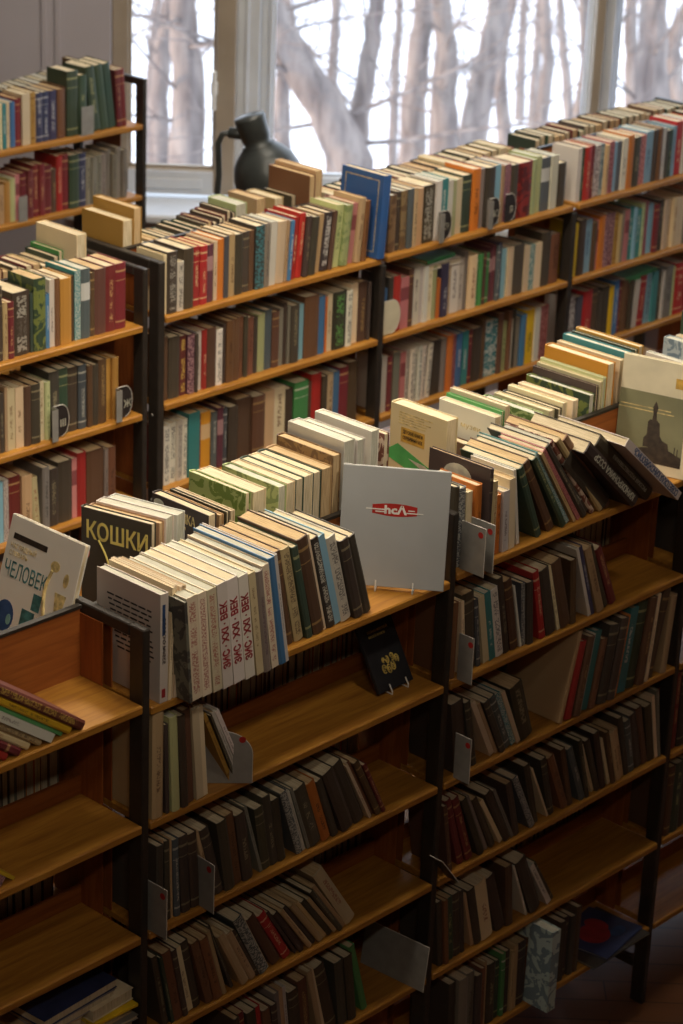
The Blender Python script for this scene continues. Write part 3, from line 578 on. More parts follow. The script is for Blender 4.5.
  ('W',2.2221,1.844,0.0280,0.220,0.128,2,0),('v',2.2507,1.846,0.0425,0.214,0.126,3,0),('T',2.2939,1.844,0.0138,0.211,0.128,3,0),('A',2.3083,1.844,0.0187,0.208,0.137,4,0),
  ('R',2.3277,1.850,0.0236,0.215,0.142,4,0),('R',2.3520,1.850,0.0285,0.223,0.129,5,0),('K',2.3812,1.841,0.0238,0.209,0.126,5,0),('K',2.4057,1.840,0.0337,0.203,0.145,5,0),
  ('T',2.4401,1.850,0.0289,0.204,0.122,6,0),('n',2.4698,1.848,0.0390,0.204,0.122,6,0),('D',2.5096,1.843,0.0193,0.205,0.134,6,0),('L',2.5296,1.852,0.0394,0.219,0.127,6,0),
  ('l',2.5698,1.843,0.0346,0.213,0.131,6,0),('P',2.6052,1.849,0.0297,0.213,0.132,6,0),('T',2.6392,1.841,0.0299,0.228,0.128,5,0),('B',2.6735,1.841,0.0250,0.214,0.140,4,0),
 ]),
 ('Q1b', 0.1130, [
  ('d',2.7305,1.817,0.0382,0.296,0.200,4,0),
 ]),
 ('Q2', -0.1870, [
  ('D',1.7379,1.855,0.0351,0.218,0.122,0,0),('K',1.7736,1.852,0.0488,0.212,0.132,0,0),('u',1.8230,1.855,0.0310,0.206,0.135,0,0),('V',1.8546,1.847,0.0312,0.206,0.129,0,0),
  ('K',1.8864,1.843,0.0131,0.200,0.137,0,0),('W',1.9001,1.852,0.0200,0.207,0.130,0,0),('R',1.9207,1.849,0.0224,0.207,0.135,0,0),('D',1.9437,1.848,0.0410,0.208,0.143,0,0),
  ('w',1.9853,1.848,0.0296,0.195,0.139,0,0),('K',2.0155,1.848,0.0134,0.209,0.123,0,0),('B',2.0295,1.843,0.0322,0.216,0.126,0,0),('B',2.0623,1.845,0.0276,0.217,0.128,0,0),
  ('B',2.0905,1.852,0.0230,0.217,0.132,0,0),('K',2.1141,1.847,0.0184,0.215,0.142,0,0),('B',2.1331,1.854,0.0328,0.204,0.137,0,0),('K',2.1665,1.854,0.0185,0.197,0.131,0,0),
  ('L',2.1856,1.854,0.0330,0.204,0.124,0,0),('S',2.2192,1.855,0.0332,0.212,0.142,0,0),('D',2.2531,1.852,0.0334,0.198,0.141,0,0),('G',2.2871,1.852,0.0189,0.206,0.132,0,0),
  ('K',2.3066,1.850,0.0141,0.221,0.135,0,0),('G',2.3213,1.846,0.0141,0.207,0.143,0,0),('K',2.3360,1.843,0.0388,0.207,0.129,0,0),('J',2.3755,1.851,0.0291,0.200,0.142,0,0),
  ('B',2.4052,1.846,0.0694,0.222,0.137,0,0),('A',2.4752,1.849,0.0347,0.209,0.126,0,0),('O',2.5105,1.847,0.0095,0.202,0.142,0,0),('C',2.5206,1.848,0.0248,0.209,0.131,0,0),
  ('z',2.5460,1.844,0.0658,0.210,0.141,0,0),('w',2.6124,1.843,0.0303,0.204,0.142,0,0),('C',2.6433,1.852,0.0357,0.219,0.138,0,0),('D',2.6796,1.852,0.0463,0.219,0.132,0,0),
  ('K',2.7265,1.845,0.0151,0.213,0.128,0,0),
 ]),
 ('Q3', -0.4870, [
  ('M',1.7371,1.846,0.0129,0.204,0.130,0,0),('w',1.7506,1.850,0.0311,0.211,0.138,0,0),('w',1.7823,1.855,0.0313,0.211,0.137,0,0),('w',1.8142,1.852,0.0269,0.212,0.140,0,0),
  ('w',1.8417,1.854,0.0224,0.212,0.144,0,0),('Q',1.8646,1.847,0.0503,0.227,0.139,0,0),('M',1.9155,1.852,0.0087,0.213,0.133,0,0),('o',1.9248,1.854,0.0461,0.214,0.140,0,0),
  ('S',1.9715,1.851,0.0276,0.207,0.139,0,0),('V',1.9997,1.850,0.0277,0.215,0.127,0,0),('S',2.0280,1.851,0.0184,0.208,0.126,0,0),('K',2.0470,1.843,0.0423,0.208,0.126,0,0),
  ('D',2.0898,1.853,0.0715,0.223,0.144,0,0),('D',2.1620,1.844,0.0577,0.217,0.129,0,0),('T',2.2203,1.852,0.0534,0.218,0.141,0,0),('C',2.2742,1.853,0.0538,0.219,0.125,0,0),
  ('K',2.3287,1.850,0.0343,0.205,0.141,0,0),('F',2.3636,1.844,0.0698,0.220,0.128,0,0),('D',2.4340,1.848,0.0197,0.207,0.123,0,0),('R',2.4542,1.851,0.0503,0.229,0.138,0,0),
  ('K',2.5051,1.844,0.0250,0.213,0.140,0,0),('T',2.5307,1.845,0.0303,0.215,0.136,0,0),('A',2.5616,1.845,0.0304,0.216,0.122,0,0),('M',2.5927,1.846,0.0462,0.224,0.140,0,0),
  ('D',2.6395,1.849,0.0519,0.232,0.122,0,0),
 ]),
 ('R1', 0.1130, [
  ('b',2.8226,1.850,0.0363,0.208,0.130,0,0),('K',2.8594,1.851,0.0206,0.216,0.135,0,0),('b',2.8806,1.847,0.0313,0.216,0.143,0,0),('S',2.9125,1.844,0.0314,0.217,0.136,0,0),
  ('T',2.9445,1.844,0.0208,0.217,0.127,0,0),('T',2.9660,1.847,0.0317,0.210,0.142,0,0),('k',2.9983,1.854,0.0700,0.211,0.138,0,0),('W',3.0689,1.845,0.0268,0.219,0.130,0,0),
  ('Q',3.0962,1.849,0.0379,0.220,0.127,0,0),('W',3.1347,1.844,0.0215,0.213,0.131,0,0),('L',3.1568,1.851,0.0271,0.206,0.141,0,0),('C',3.1845,1.853,0.0328,0.206,0.142,0,0),
  ('E',3.2180,1.853,0.0499,0.214,0.138,0,0),('O',3.2685,1.848,0.0446,0.230,0.138,0,0),('G',3.3137,1.854,0.0278,0.223,0.141,0,0),('K',3.3421,1.845,0.0509,0.224,0.124,0,0),
  ('J',3.3935,1.848,0.0339,0.224,0.125,0,0),('T',3.4281,1.849,0.0225,0.217,0.142,0,0),('p',3.4512,1.847,0.0342,0.218,0.142,0,0),('K',3.4860,1.846,0.0403,0.211,0.135,0,0),
  ('r',3.5269,1.846,0.0819,0.211,0.136,0,0),('L',3.6094,1.848,0.0291,0.212,0.122,0,0),('L',3.6392,1.854,0.0352,0.217,0.135,0,0),('s',3.6750,1.854,0.0535,0.206,0.128,0,0),
  ('W',3.7291,1.845,0.0357,0.207,0.140,0,0),('K',3.7715,1.854,0.0543,0.169,0.140,0,0),
 ]),
 ('R2', -0.1870, [
  ('A',2.8055,1.850,0.0259,0.169,0.131,0,0),('K',2.8320,1.845,0.0261,0.208,0.136,0,0),('R',2.8587,1.849,0.0423,0.207,0.142,0,0),('P',2.9016,1.847,0.0426,0.193,0.123,0,0),
  ('D',2.9447,1.849,0.0265,0.216,0.123,0,0),('W',2.9719,1.849,0.0321,0.212,0.124,0,0),('W',3.0046,1.853,0.0213,0.213,0.128,0,0),('W',3.0265,1.845,0.0214,0.210,0.139,0,0),
  ('C',3.0485,1.850,0.0270,0.202,0.140,0,0),('L',3.0761,1.854,0.0271,0.203,0.128,0,0),('O',3.1037,1.848,0.0161,0.150,0.122,0,0),('N',3.1204,1.845,0.0385,0.203,0.135,0,0),
  ('C',3.1595,1.854,0.0218,0.204,0.133,0,0),('W',3.1819,1.852,0.0445,0.204,0.130,0,0),('W',3.2270,1.855,0.0277,0.201,0.126,0,0),('G',3.2554,1.852,0.0165,0.223,0.125,0,0),
  ('c',3.2724,1.843,0.0451,0.205,0.129,0,0),('F',3.3182,1.852,0.0166,0.198,0.126,0,0),('F',3.3354,1.849,0.0224,0.199,0.132,0,0),('D',3.3584,1.847,0.0167,0.203,0.125,0,0),
  ('F',3.3758,1.853,0.0226,0.192,0.133,0,0),('V',3.3990,1.854,0.0168,0.211,0.129,0,0),('V',3.4164,1.853,0.0169,0.218,0.139,0,0),('S',3.4339,1.844,0.0169,0.213,0.128,0,0),
  ('N',3.4514,1.854,0.0170,0.218,0.139,0,0),('J',3.4690,1.849,0.0229,0.193,0.143,0,0),('C',3.4925,1.855,0.0171,0.193,0.133,0,0),('C',3.5102,1.847,0.0231,0.193,0.123,0,0),
  ('K',3.5339,1.850,0.0649,0.194,0.134,0,0),('C',3.5994,1.845,0.0294,0.179,0.136,0,0),('Q',3.6293,1.845,0.0295,0.179,0.133,0,0),('C',3.6595,1.845,0.0418,0.180,0.130,0,0),
  ('K',3.7019,1.848,0.0543,0.212,0.136,0,0),('B',3.7567,1.849,0.0547,0.196,0.125,0,0),
 ]),
 ('R3', -0.4870, [
  ('W',2.8196,1.848,0.0263,0.212,0.128,0,0),('M',2.8465,1.843,0.0210,0.209,0.138,0,0),('D',2.8682,1.854,0.0157,0.223,0.123,0,0),('G',2.8844,1.853,0.0375,0.213,0.126,0,0),
  ('P',2.9225,1.849,0.0268,0.206,0.122,0,0),('w',2.9499,1.852,0.0214,0.210,0.127,0,0),('w',2.9718,1.845,0.0214,0.210,0.140,0,0),('w',2.9939,1.852,0.0215,0.211,0.123,0,0),
  ('w',3.0160,1.847,0.0216,0.211,0.131,0,0),('w',3.0382,1.847,0.0217,0.208,0.130,0,0),('w',3.0605,1.848,0.0273,0.208,0.135,3,0),('K',3.0991,1.855,0.0500,0.211,0.133,0,0),
  ('G',3.1495,1.852,0.0277,0.209,0.139,0,0),('O',3.1776,1.848,0.0335,0.217,0.143,0,0),('P',3.2114,1.853,0.0222,0.210,0.130,0,0),('A',3.2341,1.852,0.0338,0.210,0.124,0,0),
  ('Q',3.2683,1.850,0.0340,0.211,0.125,0,0),('M',3.3026,1.852,0.0225,0.211,0.133,0,0),('K',3.3256,1.851,0.0518,0.211,0.123,0,0),('D',3.3777,1.851,0.0228,0.234,0.122,0,0),
  ('Q',3.4009,1.852,0.0701,0.220,0.128,0,0),('D',3.4715,1.848,0.0291,0.240,0.122,0,0),('L',3.5009,1.855,0.0292,0.198,0.133,0,0),('B',3.5305,1.845,0.0174,0.239,0.122,0,0),
  ('W',3.5483,1.853,0.0174,0.199,0.131,0,0),('K',3.5661,1.854,0.0174,0.236,0.134,0,0),('G',3.5839,1.854,0.0235,0.199,0.141,0,0),('A',3.6079,1.846,0.0297,0.207,0.136,0,0),
  ('Y',3.6380,1.852,0.0543,0.216,0.139,0,0),('W',3.6926,1.845,0.0301,0.216,0.143,0,0),('P',3.7231,1.847,0.0488,0.217,0.122,0,0),
 ]),
 ('S1', 0.1130, [
  ('W',3.8880,1.848,0.0242,0.209,0.127,0,0),('E',3.9127,1.850,0.0180,0.209,0.123,0,0),('R',3.9314,1.846,0.0368,0.209,0.131,0,0),('M',3.9688,1.850,0.0245,0.210,0.124,0,0),
  ('W',3.9939,1.853,0.0403,0.202,0.124,0,0),('q',4.0348,1.854,0.0247,0.203,0.128,0,0),('T',4.0601,1.848,0.0248,0.196,0.124,0,0),('P',4.0855,1.849,0.0313,0.204,0.140,0,0),
  ('J',4.1174,1.854,0.0250,0.196,0.132,0,0),('S',4.1430,1.853,0.0251,0.197,0.125,0,0),('W',4.1687,1.846,0.0317,0.205,0.134,0,0),('O',4.2010,1.846,0.0383,0.213,0.130,0,0),
  ('K',4.2399,1.848,0.0451,0.198,0.136,0,0),('P',4.2856,1.851,0.0388,0.198,0.134,0,0),('J',4.3250,1.851,0.0457,0.207,0.142,0,0),('K',4.3713,1.851,0.0326,0.208,0.128,0,0),
  ('B',4.4045,1.848,0.0261,0.211,0.143,0,0),('W',4.4312,1.847,0.0195,0.207,0.139,0,0),('K',4.4513,1.850,0.0263,0.193,0.129,0,0),('E',4.4782,1.853,0.0264,0.193,0.130,0,0),
  ('J',4.5051,1.850,0.0197,0.203,0.127,0,0),('R',4.5254,1.855,0.0470,0.218,0.135,0,0),('W',4.5730,1.848,0.0336,0.219,0.131,0,0),('C',4.6072,1.850,0.0337,0.212,0.133,0,0),
  ('R',4.6416,1.854,0.0408,0.207,0.142,0,0),('K',4.6830,1.854,0.0411,0.217,0.139,0,0),('J',4.7247,1.845,0.0343,0.204,0.144,0,0),('W',4.7596,1.845,0.0345,0.200,0.133,0,0),
  ('B',4.7947,1.845,0.0417,0.205,0.136,0,0),
 ]),
 ('S2', -0.1870, [
  ('Y',3.8928,1.847,0.0307,0.214,0.131,0,0),('K',3.9241,1.844,0.0435,0.222,0.144,0,0),('J',3.9682,1.849,0.0437,0.215,0.133,0,0),('D',4.0125,1.847,0.0313,0.197,0.130,0,0),
  ('P',4.0444,1.850,0.0122,0.203,0.135,0,0),('O',4.0572,1.848,0.0379,0.216,0.132,0,0),('V',4.0956,1.849,0.0316,0.217,0.136,0,0),('V',4.1279,1.851,0.0318,0.217,0.124,0,0),
  ('U',4.1603,1.853,0.0254,0.210,0.131,0,0),('T',4.1863,1.847,0.0190,0.199,0.134,0,0),('G',4.2059,1.851,0.0190,0.212,0.141,0,0),('P',4.2255,1.846,0.0257,0.210,0.143,0,0),
  ('Q',4.2517,1.848,0.0258,0.219,0.145,0,0),('J',4.2781,1.843,0.0192,0.213,0.124,0,0),('Q',4.2979,1.846,0.0326,0.201,0.134,0,0),('L',4.3311,1.851,0.0261,0.217,0.125,0,0),
  ('P',4.3578,1.854,0.0262,0.220,0.138,0,0),('J',4.3845,1.853,0.0330,0.205,0.141,0,0),('M',4.4181,1.847,0.0331,0.199,0.133,0,0),('K',4.4518,1.852,0.0333,0.210,0.139,0,0),
  ('C',4.4857,1.845,0.0266,0.206,0.126,0,0),('C',4.5130,1.853,0.0267,0.201,0.139,0,0),('c',4.5403,1.845,0.0337,0.207,0.124,0,0),('C',4.5746,1.844,0.0408,0.204,0.145,0,0),
  ('G',4.6160,1.845,0.0341,0.216,0.142,0,0),('R',4.6507,1.851,0.0343,0.219,0.129,0,0),('W',4.6856,1.854,0.0414,0.214,0.125,0,0),('K',4.7276,1.850,0.0417,0.215,0.144,0,0),
  ('T',4.7699,1.844,0.0348,0.228,0.137,0,0),('W',4.8053,1.851,0.0421,0.203,0.145,0,0),
 ]),
 ('S3', -0.4870, [
  ('W',3.8969,1.853,0.0501,0.211,0.140,0,0),('S',3.9475,1.851,0.0440,0.206,0.138,0,0),('R',3.9922,1.849,0.0572,0.221,0.123,0,0),('D',4.0500,1.852,0.0382,0.222,0.134,0,0),
  ('K',4.0888,1.849,0.0254,0.201,0.131,0,0),('K',4.1148,1.849,0.0451,0.213,0.141,0,0),('Y',4.1605,1.849,0.0322,0.207,0.135,0,0),('A',4.1933,1.850,0.0324,0.224,0.137,0,0),
  ('M',4.2263,1.853,0.0193,0.211,0.128,0,0),('B',4.2462,1.852,0.0460,0.216,0.130,0,0),('K',4.2928,1.846,0.0261,0.208,0.145,0,0),('W',4.3195,1.847,0.0329,0.201,0.131,4,0),
  ('R',4.3564,1.852,0.0466,0.209,0.142,3,0),('J',4.4144,1.852,0.0334,0.210,0.127,0,0),('Q',4.4482,1.844,0.0335,0.215,0.126,0,0),('K',4.4821,1.853,0.0337,0.223,0.137,0,0),
  ('W',4.5161,1.845,0.0132,0.206,0.133,0,0),('G',4.5297,1.846,0.0547,0.220,0.135,0,0),('L',4.5848,1.845,0.0133,0.211,0.135,0,0),('R',4.5985,1.845,0.0692,0.220,0.140,0,0),
  ('R',4.6681,1.846,0.0416,0.213,0.139,0,0),('D',4.7101,1.850,0.0419,0.214,0.140,0,0),('T',4.7524,1.855,0.0421,0.229,0.142,0,0),('K',4.7949,1.848,0.0495,0.210,0.131,0,0),
 ]),
 ('T1', 0.1640, [
  ('K',2.4042,3.665,0.0387,0.187,0.142,0,0),('R',2.4435,3.665,0.0340,0.202,0.123,0,0),('N',2.4780,3.666,0.0391,0.196,0.140,0,0),('W',2.5178,3.664,0.0293,0.203,0.128,0,0),
  ('Q',2.5477,3.662,0.0094,0.180,0.126,0,0),('C',2.5577,3.669,0.0144,0.180,0.133,0,0),('Q',2.5728,3.666,0.0195,0.180,0.126,0,0),('C',2.5929,3.672,0.0196,0.181,0.132,0,0),
  ('A',2.6130,3.670,0.0247,0.181,0.133,0,0),('M',2.6383,3.671,0.0299,0.189,0.127,0,0),('C',2.6688,3.662,0.0402,0.205,0.122,0,0),('U',2.7096,3.666,0.0302,0.206,0.136,0,0),
  ('N',2.7404,3.667,0.0355,0.198,0.134,0,0),('N',2.7765,3.668,0.0305,0.199,0.130,0,0),('N',2.8076,3.667,0.0410,0.199,0.131,0,0),('B',2.8492,3.664,0.0360,0.200,0.138,0,0),
  ('D',2.8859,3.672,0.0152,0.204,0.141,0,0),('E',2.9016,3.665,0.0575,0.264,0.123,0,0),('E',2.9597,3.662,0.0420,0.241,0.125,0,0),('E',3.0360,3.669,0.0471,0.269,0.133,-8,0),
  ('E',3.0840,3.670,0.0421,0.270,0.124,-8,0),('E',3.1269,3.672,0.0423,0.270,0.141,-8,0),('M',3.1696,3.663,0.0266,0.237,0.139,-4,0),('M',3.1966,3.667,0.0267,0.237,0.138,-4,0),
 ]),
 ('T2', -0.1360, [
  ('D',2.3466,3.664,0.0438,0.191,0.140,0,0),('K',2.3911,3.665,0.0342,0.205,0.142,0,0),('U',2.4258,3.662,0.0393,0.188,0.141,0,0),('M',2.4658,3.663,0.0396,0.188,0.142,0,0),
  ('C',2.5059,3.669,0.0347,0.192,0.131,0,0),('T',2.5412,3.664,0.0298,0.160,0.126,0,0),('U',2.5717,3.663,0.0300,0.169,0.123,0,0),('L',2.6022,3.668,0.0301,0.177,0.139,0,0),
  ('P',2.6329,3.671,0.0251,0.186,0.136,0,0),('M',2.6586,3.668,0.0303,0.189,0.128,0,0),('M',2.6895,3.663,0.0305,0.197,0.144,0,0),('M',2.7206,3.668,0.0306,0.212,0.139,0,0),
  ('M',2.7518,3.664,0.0307,0.212,0.132,0,0),('M',2.7832,3.670,0.0361,0.200,0.139,0,0),('D',2.8199,3.670,0.0258,0.180,0.136,0,0),('R',2.8463,3.669,0.0312,0.229,0.137,0,0),
  ('M',2.8781,3.670,0.0313,0.229,0.124,0,0),('E',2.9100,3.664,0.0529,0.222,0.134,0,0),('N',2.9635,3.667,0.0371,0.222,0.124,0,0),('G',3.0011,3.667,0.0264,0.197,0.130,0,0),
  ('G',3.0282,3.661,0.0265,0.198,0.127,0,0),('G',3.0553,3.663,0.0266,0.201,0.141,0,0),('G',3.0826,3.667,0.0267,0.200,0.125,0,0),('G',3.1099,3.670,0.0268,0.212,0.126,0,0),
  ('G',3.1373,3.661,0.0269,0.194,0.124,0,0),('G',3.1649,3.669,0.0271,0.214,0.123,0,0),('G',3.1925,3.661,0.0272,0.200,0.128,0,0),
 ]),
 ('A1', 0.0128, [
  ('K',-0.4764,0.016,0.0155,0.360,0.149,-54,0),('K',-0.4490,0.011,0.0156,0.360,0.154,-54,0),('R',-0.4214,0.012,0.0190,0.358,0.154,-54,0),('M',-0.3881,0.008,0.0192,0.360,0.165,-54,0),
  ('c',-0.3545,0.017,0.0177,0.360,0.144,-54,0),('t',-0.3234,0.013,0.0161,0.360,0.158,-54,0),('W',-0.2949,0.005,0.0213,0.360,0.152,-54,0),('F',-0.2576,0.015,0.0096,0.360,0.145,-54,0),
  ('Y',-0.2402,0.012,0.0182,0.360,0.146,-54,0),('u',-0.2082,0.007,0.0236,0.360,0.152,-54,0),
 ]),
 ('A2', -0.3000, [
  ('K',-0.4631,0.019,0.0175,0.275,0.141,-50,0),('p',-0.4349,0.016,0.0249,0.275,0.145,-50,0),('Y',-0.3952,0.019,0.0086,0.275,0.155,-50,0),
 ]),
 ('C6c', -1.5000, [
  ('q',1.5094,-0.072,0.0368,0.272,0.200,0,0),
 ]),
 ('B6', -1.5000, [
  ('K',0.6771,0.018,0.0349,0.189,0.159,0,0),('B',0.7126,0.019,0.0272,0.191,0.156,0,0),
 ]),
 ('C1d', 0.0146, [
  ('k',1.6123,0.023,0.0467,0.262,0.200,-45,0),('k',1.6854,0.014,0.0496,0.268,0.200,-46,0),('j',1.7739,-0.027,0.0389,0.331,0.230,-48,0),('k',1.8416,-0.024,0.0387,0.349,0.230,-49,0),
  ('W',1.9105,-0.083,0.0245,0.360,0.240,-50,0),
 ]),
 ('B1r', 0.0000, [
  ('K',0.2158,0.240,0.0200,0.315,0.200,0,14),('T',0.2413,0.240,0.0200,0.311,0.200,0,14),('W',0.2619,0.240,0.0350,0.317,0.200,0,14),('W',0.2975,0.240,0.0350,0.316,0.200,0,14),
  ('k',0.4013,0.240,0.0280,0.286,0.200,0,0),('T',0.4382,0.240,0.0150,0.277,0.200,0,0),('K',0.4617,0.240,0.0120,0.279,0.200,0,0),('C',0.4787,0.240,0.0120,0.277,0.200,0,0),
  ('a',0.5257,0.240,0.0180,0.310,0.200,0,0),('C',0.5533,0.240,0.0450,0.306,0.200,0,0),('l',0.6403,0.240,0.0295,0.296,0.200,0,0),('C',0.6713,0.240,0.0297,0.298,0.200,0,0),
  ('E',0.7024,0.240,0.0299,0.299,0.200,0,0),('C',0.7338,0.240,0.0301,0.300,0.200,0,0),('E',0.7654,0.240,0.0303,0.301,0.200,0,0),('T',0.7972,0.240,0.0365,0.303,0.200,0,0),
  ('b',0.8352,0.240,0.0300,0.329,0.200,0,0),('W',0.8756,0.240,0.0400,0.357,0.200,0,0),('W',0.9241,0.240,0.0300,0.348,0.200,0,0),('W',0.9760,0.240,0.0300,0.360,0.200,0,0),
  ('m',1.0262,0.240,0.0200,0.340,0.200,0,0),
 ]),
 ('C1r', 0.0146, [
  ('v',1.2758,0.240,0.0450,0.300,0.200,0,0),('D',1.4176,0.240,0.0300,0.183,0.200,0,0),('w',1.4763,0.240,0.0280,0.261,0.200,0,0),('F',1.5049,0.240,0.0120,0.271,0.200,0,0),
  ('C',1.5189,0.240,0.0200,0.283,0.200,0,0),('K',1.5798,0.240,0.0200,0.218,0.200,0,0),('a',1.6617,0.240,0.0300,0.223,0.200,0,0),('C',1.7145,0.240,0.0250,0.222,0.200,0,0),
  ('K',1.7547,0.240,0.0180,0.218,0.200,0,0),('C',1.7757,0.240,0.0200,0.231,0.200,0,0),('C',1.8210,0.240,0.0250,0.227,0.200,0,0),
 ]),
 ('C1s', 0.0146, [
  ('e',1.8770,0.225,0.0250,0.234,0.230,0,0),('K',1.9044,0.225,0.0120,0.256,0.230,0,0),('C',1.9218,0.225,0.0140,0.264,0.230,0,0),('L',1.9364,0.225,0.0140,0.273,0.230,0,0),
  ('o',1.9536,0.225,0.0350,0.309,0.230,0,0),('C',2.0092,0.225,0.0200,0.309,0.230,0,0),('Q',2.0354,0.225,0.0250,0.325,0.230,0,0),('E',2.0777,0.225,0.0140,0.325,0.230,0,0),
  ('U',2.0958,0.225,0.0220,0.331,0.230,0,0),
 ]),
 ('P1r', 0.1050, [
  ('C',1.2476,2.109,0.0253,0.175,0.139,0,0),('M',1.2766,2.114,0.0253,0.182,0.134,0,0),('T',1.3057,2.115,0.0277,0.173,0.133,0,0),('K',1.3350,2.107,0.0255,0.183,0.141,0,0),
  ('C',1.3645,2.114,0.0244,0.168,0.134,0,0),('M',1.3941,2.111,0.0278,0.175,0.137,0,0),('T',1.4238,2.109,0.0283,0.175,0.139,0,0),('K',1.4537,2.105,0.0278,0.167,0.143,0,0),
  ('C',1.4838,2.112,0.0190,0.170,0.136,0,0),('E',1.5049,2.106,0.0218,0.186,0.142,0,0),('F',1.5273,2.107,0.0180,0.200,0.141,0,0),
 ]),
 ('Q1r', 0.1130, [
  ('K',1.9066,2.109,0.0257,0.145,0.139,0,0),('T',1.9358,2.105,0.0276,0.150,0.143,0,0),('C',1.9651,2.113,0.0267,0.143,0.135,0,0),('K',1.9945,2.101,0.0255,0.148,0.147,0,0),
  ('T',2.0241,2.107,0.0236,0.144,0.141,0,0),('E',2.0516,2.104,0.0209,0.143,0.144,0,0),('K',2.0754,2.103,0.0206,0.155,0.145,0,0),('E',2.0994,2.102,0.0215,0.161,0.146,0,0),
  ('K',2.1234,2.106,0.0211,0.152,0.142,0,0),('E',2.1475,2.102,0.0221,0.155,0.146,0,0),('K',2.1717,2.103,0.0152,0.166,0.145,0,0),('M',2.1905,2.110,0.0201,0.170,0.138,0,0),
  ('K',2.2130,2.107,0.0200,0.164,0.141,0,0),('K',2.2355,2.100,0.0190,0.174,0.148,0,0),('M',2.2581,2.113,0.0211,0.178,0.135,0,0),('K',2.2808,2.110,0.0188,0.192,0.138,0,0),
  ('K',2.3035,2.107,0.0150,0.182,0.141,0,0),('L',2.3222,2.110,0.0542,0.206,0.138,0,0),('T',2.4187,2.106,0.0434,0.210,0.142,0,0),('T',2.5070,2.106,0.0445,0.197,0.142,0,0),
  ('K',2.5967,2.111,0.0237,0.190,0.137,0,0),('K',2.6229,2.105,0.0244,0.197,0.143,0,0),('K',2.6492,2.106,0.0226,0.192,0.142,0,0),('K',2.6756,2.101,0.0239,0.201,0.147,0,0),
  ('K',2.7021,2.108,0.0250,0.210,0.140,0,0),
 ]),
 ('P1s', 0.1050, [
  ('C',1.5519,2.048,0.0400,0.262,0.200,0,0),
 ]),
 ('Q1s', 0.1130, [
  ('U',1.7481,2.048,0.0450,0.266,0.200,0,0),('U',1.7961,2.048,0.0350,0.299,0.200,0,0),('B',2.6191,2.048,0.0300,0.271,0.200,0,0),('T',2.6497,2.048,0.0340,0.284,0.200,0,0),
 ]),
 ('R1r', 0.1130, [
  ('C',2.8210,2.114,0.0386,0.153,0.134,0,0),('M',2.8619,2.116,0.0386,0.148,0.132,0,0),('E',2.9031,2.110,0.0346,0.151,0.138,0,0),('K',2.9445,2.115,0.0386,0.152,0.133,0,0),
  ('D',2.9862,2.107,0.0358,0.160,0.141,0,0),('T',3.0281,2.112,0.0395,0.157,0.136,0,0),('K',3.0704,2.106,0.0407,0.161,0.142,0,0),('C',3.1129,2.107,0.0393,0.157,0.141,0,0),
  ('M',3.1556,2.108,0.0376,0.165,0.140,0,0),('E',3.1987,2.109,0.0404,0.161,0.139,0,0),('K',3.2420,2.108,0.0369,0.166,0.140,0,0),('D',3.2856,2.115,0.0396,0.160,0.133,0,0),
  ('T',3.3295,2.116,0.0378,0.161,0.132,0,0),('K',3.3737,2.109,0.0398,0.167,0.139,0,0),('C',3.4182,2.115,0.0429,0.177,0.133,0,0),('M',3.4629,2.114,0.0376,0.170,0.134,0,0),
  ('E',3.5080,2.117,0.0435,0.171,0.131,0,0),('K',3.5533,2.106,0.0433,0.178,0.142,0,0),('D',3.5990,2.107,0.0415,0.174,0.141,0,0),('T',3.6450,2.113,0.0413,0.176,0.135,0,0),
  ('K',3.6912,2.114,0.0404,0.180,0.134,0,0),('C',3.7378,2.108,0.0416,0.184,0.140,0,0),('M',3.7847,2.114,0.0395,0.173,0.134,0,0),
 ]),
 ('S1r', 0.1130, [
  ('E',3.9492,2.108,0.0350,0.182,0.140,0,0),('K',3.9878,2.115,0.0331,0.190,0.133,0,0),('E',4.0267,2.107,0.0370,0.189,0.141,0,0),('T',4.0658,2.107,0.0346,0.178,0.141,0,0),
  ('K',4.1051,2.107,0.0368,0.177,0.141,0,0),('D',4.1446,2.115,0.0330,0.181,0.133,0,0),('M',4.1844,2.111,0.0359,0.187,0.137,0,0),('E',4.2243,2.106,0.0347,0.177,0.142,0,0),
  ('K',4.2645,2.115,0.0378,0.189,0.133,0,0),('E',4.3050,2.119,0.0371,0.182,0.129,0,0),('T',4.3456,2.116,0.0375,0.181,0.132,0,0),('K',4.3865,2.116,0.0374,0.189,0.132,0,0),
  ('D',4.4276,2.111,0.0356,0.188,0.137,0,0),('M',4.4690,2.118,0.0366,0.183,0.130,0,0),('E',4.5106,2.114,0.0382,0.187,0.134,0,0),('K',4.5525,2.112,0.0396,0.187,0.136,0,0),
  ('E',4.5946,2.112,0.0407,0.184,0.136,0,0),('T',4.6369,2.115,0.0381,0.187,0.133,0,0),('K',4.6795,2.118,0.0401,0.176,0.130,0,0),('D',4.7223,2.112,0.0397,0.187,0.136,0,0),
  ('M',4.7654,2.117,0.0388,0.184,0.131,0,0),('E',4.8087,2.106,0.0395,0.181,0.142,0,0),('K',4.8523,2.119,0.0398,0.179,0.129,0,0),('E',4.8962,2.110,0.0400,0.180,0.138,0,0),
 ]),
 ('D1r', 0.0146, [
  ('W',2.4387,0.240,0.0200,0.184,0.200,0,0),('q',2.5266,0.240,0.0300,0.213,0.200,0,0),('C',2.5899,0.240,0.0200,0.205,0.200,0,0),('E',2.6105,0.240,0.0300,0.278,0.200,0,0),
 ]),
 ('T1r', 0.1640, [
  ('W',2.7869,3.914,0.0304,0.142,0.156,0,0),('S',2.8188,3.913,0.0305,0.144,0.157,0,0),('W',2.8508,3.913,0.0307,0.147,0.157,0,0),('G',2.8830,3.914,0.0308,0.149,0.156,0,0),
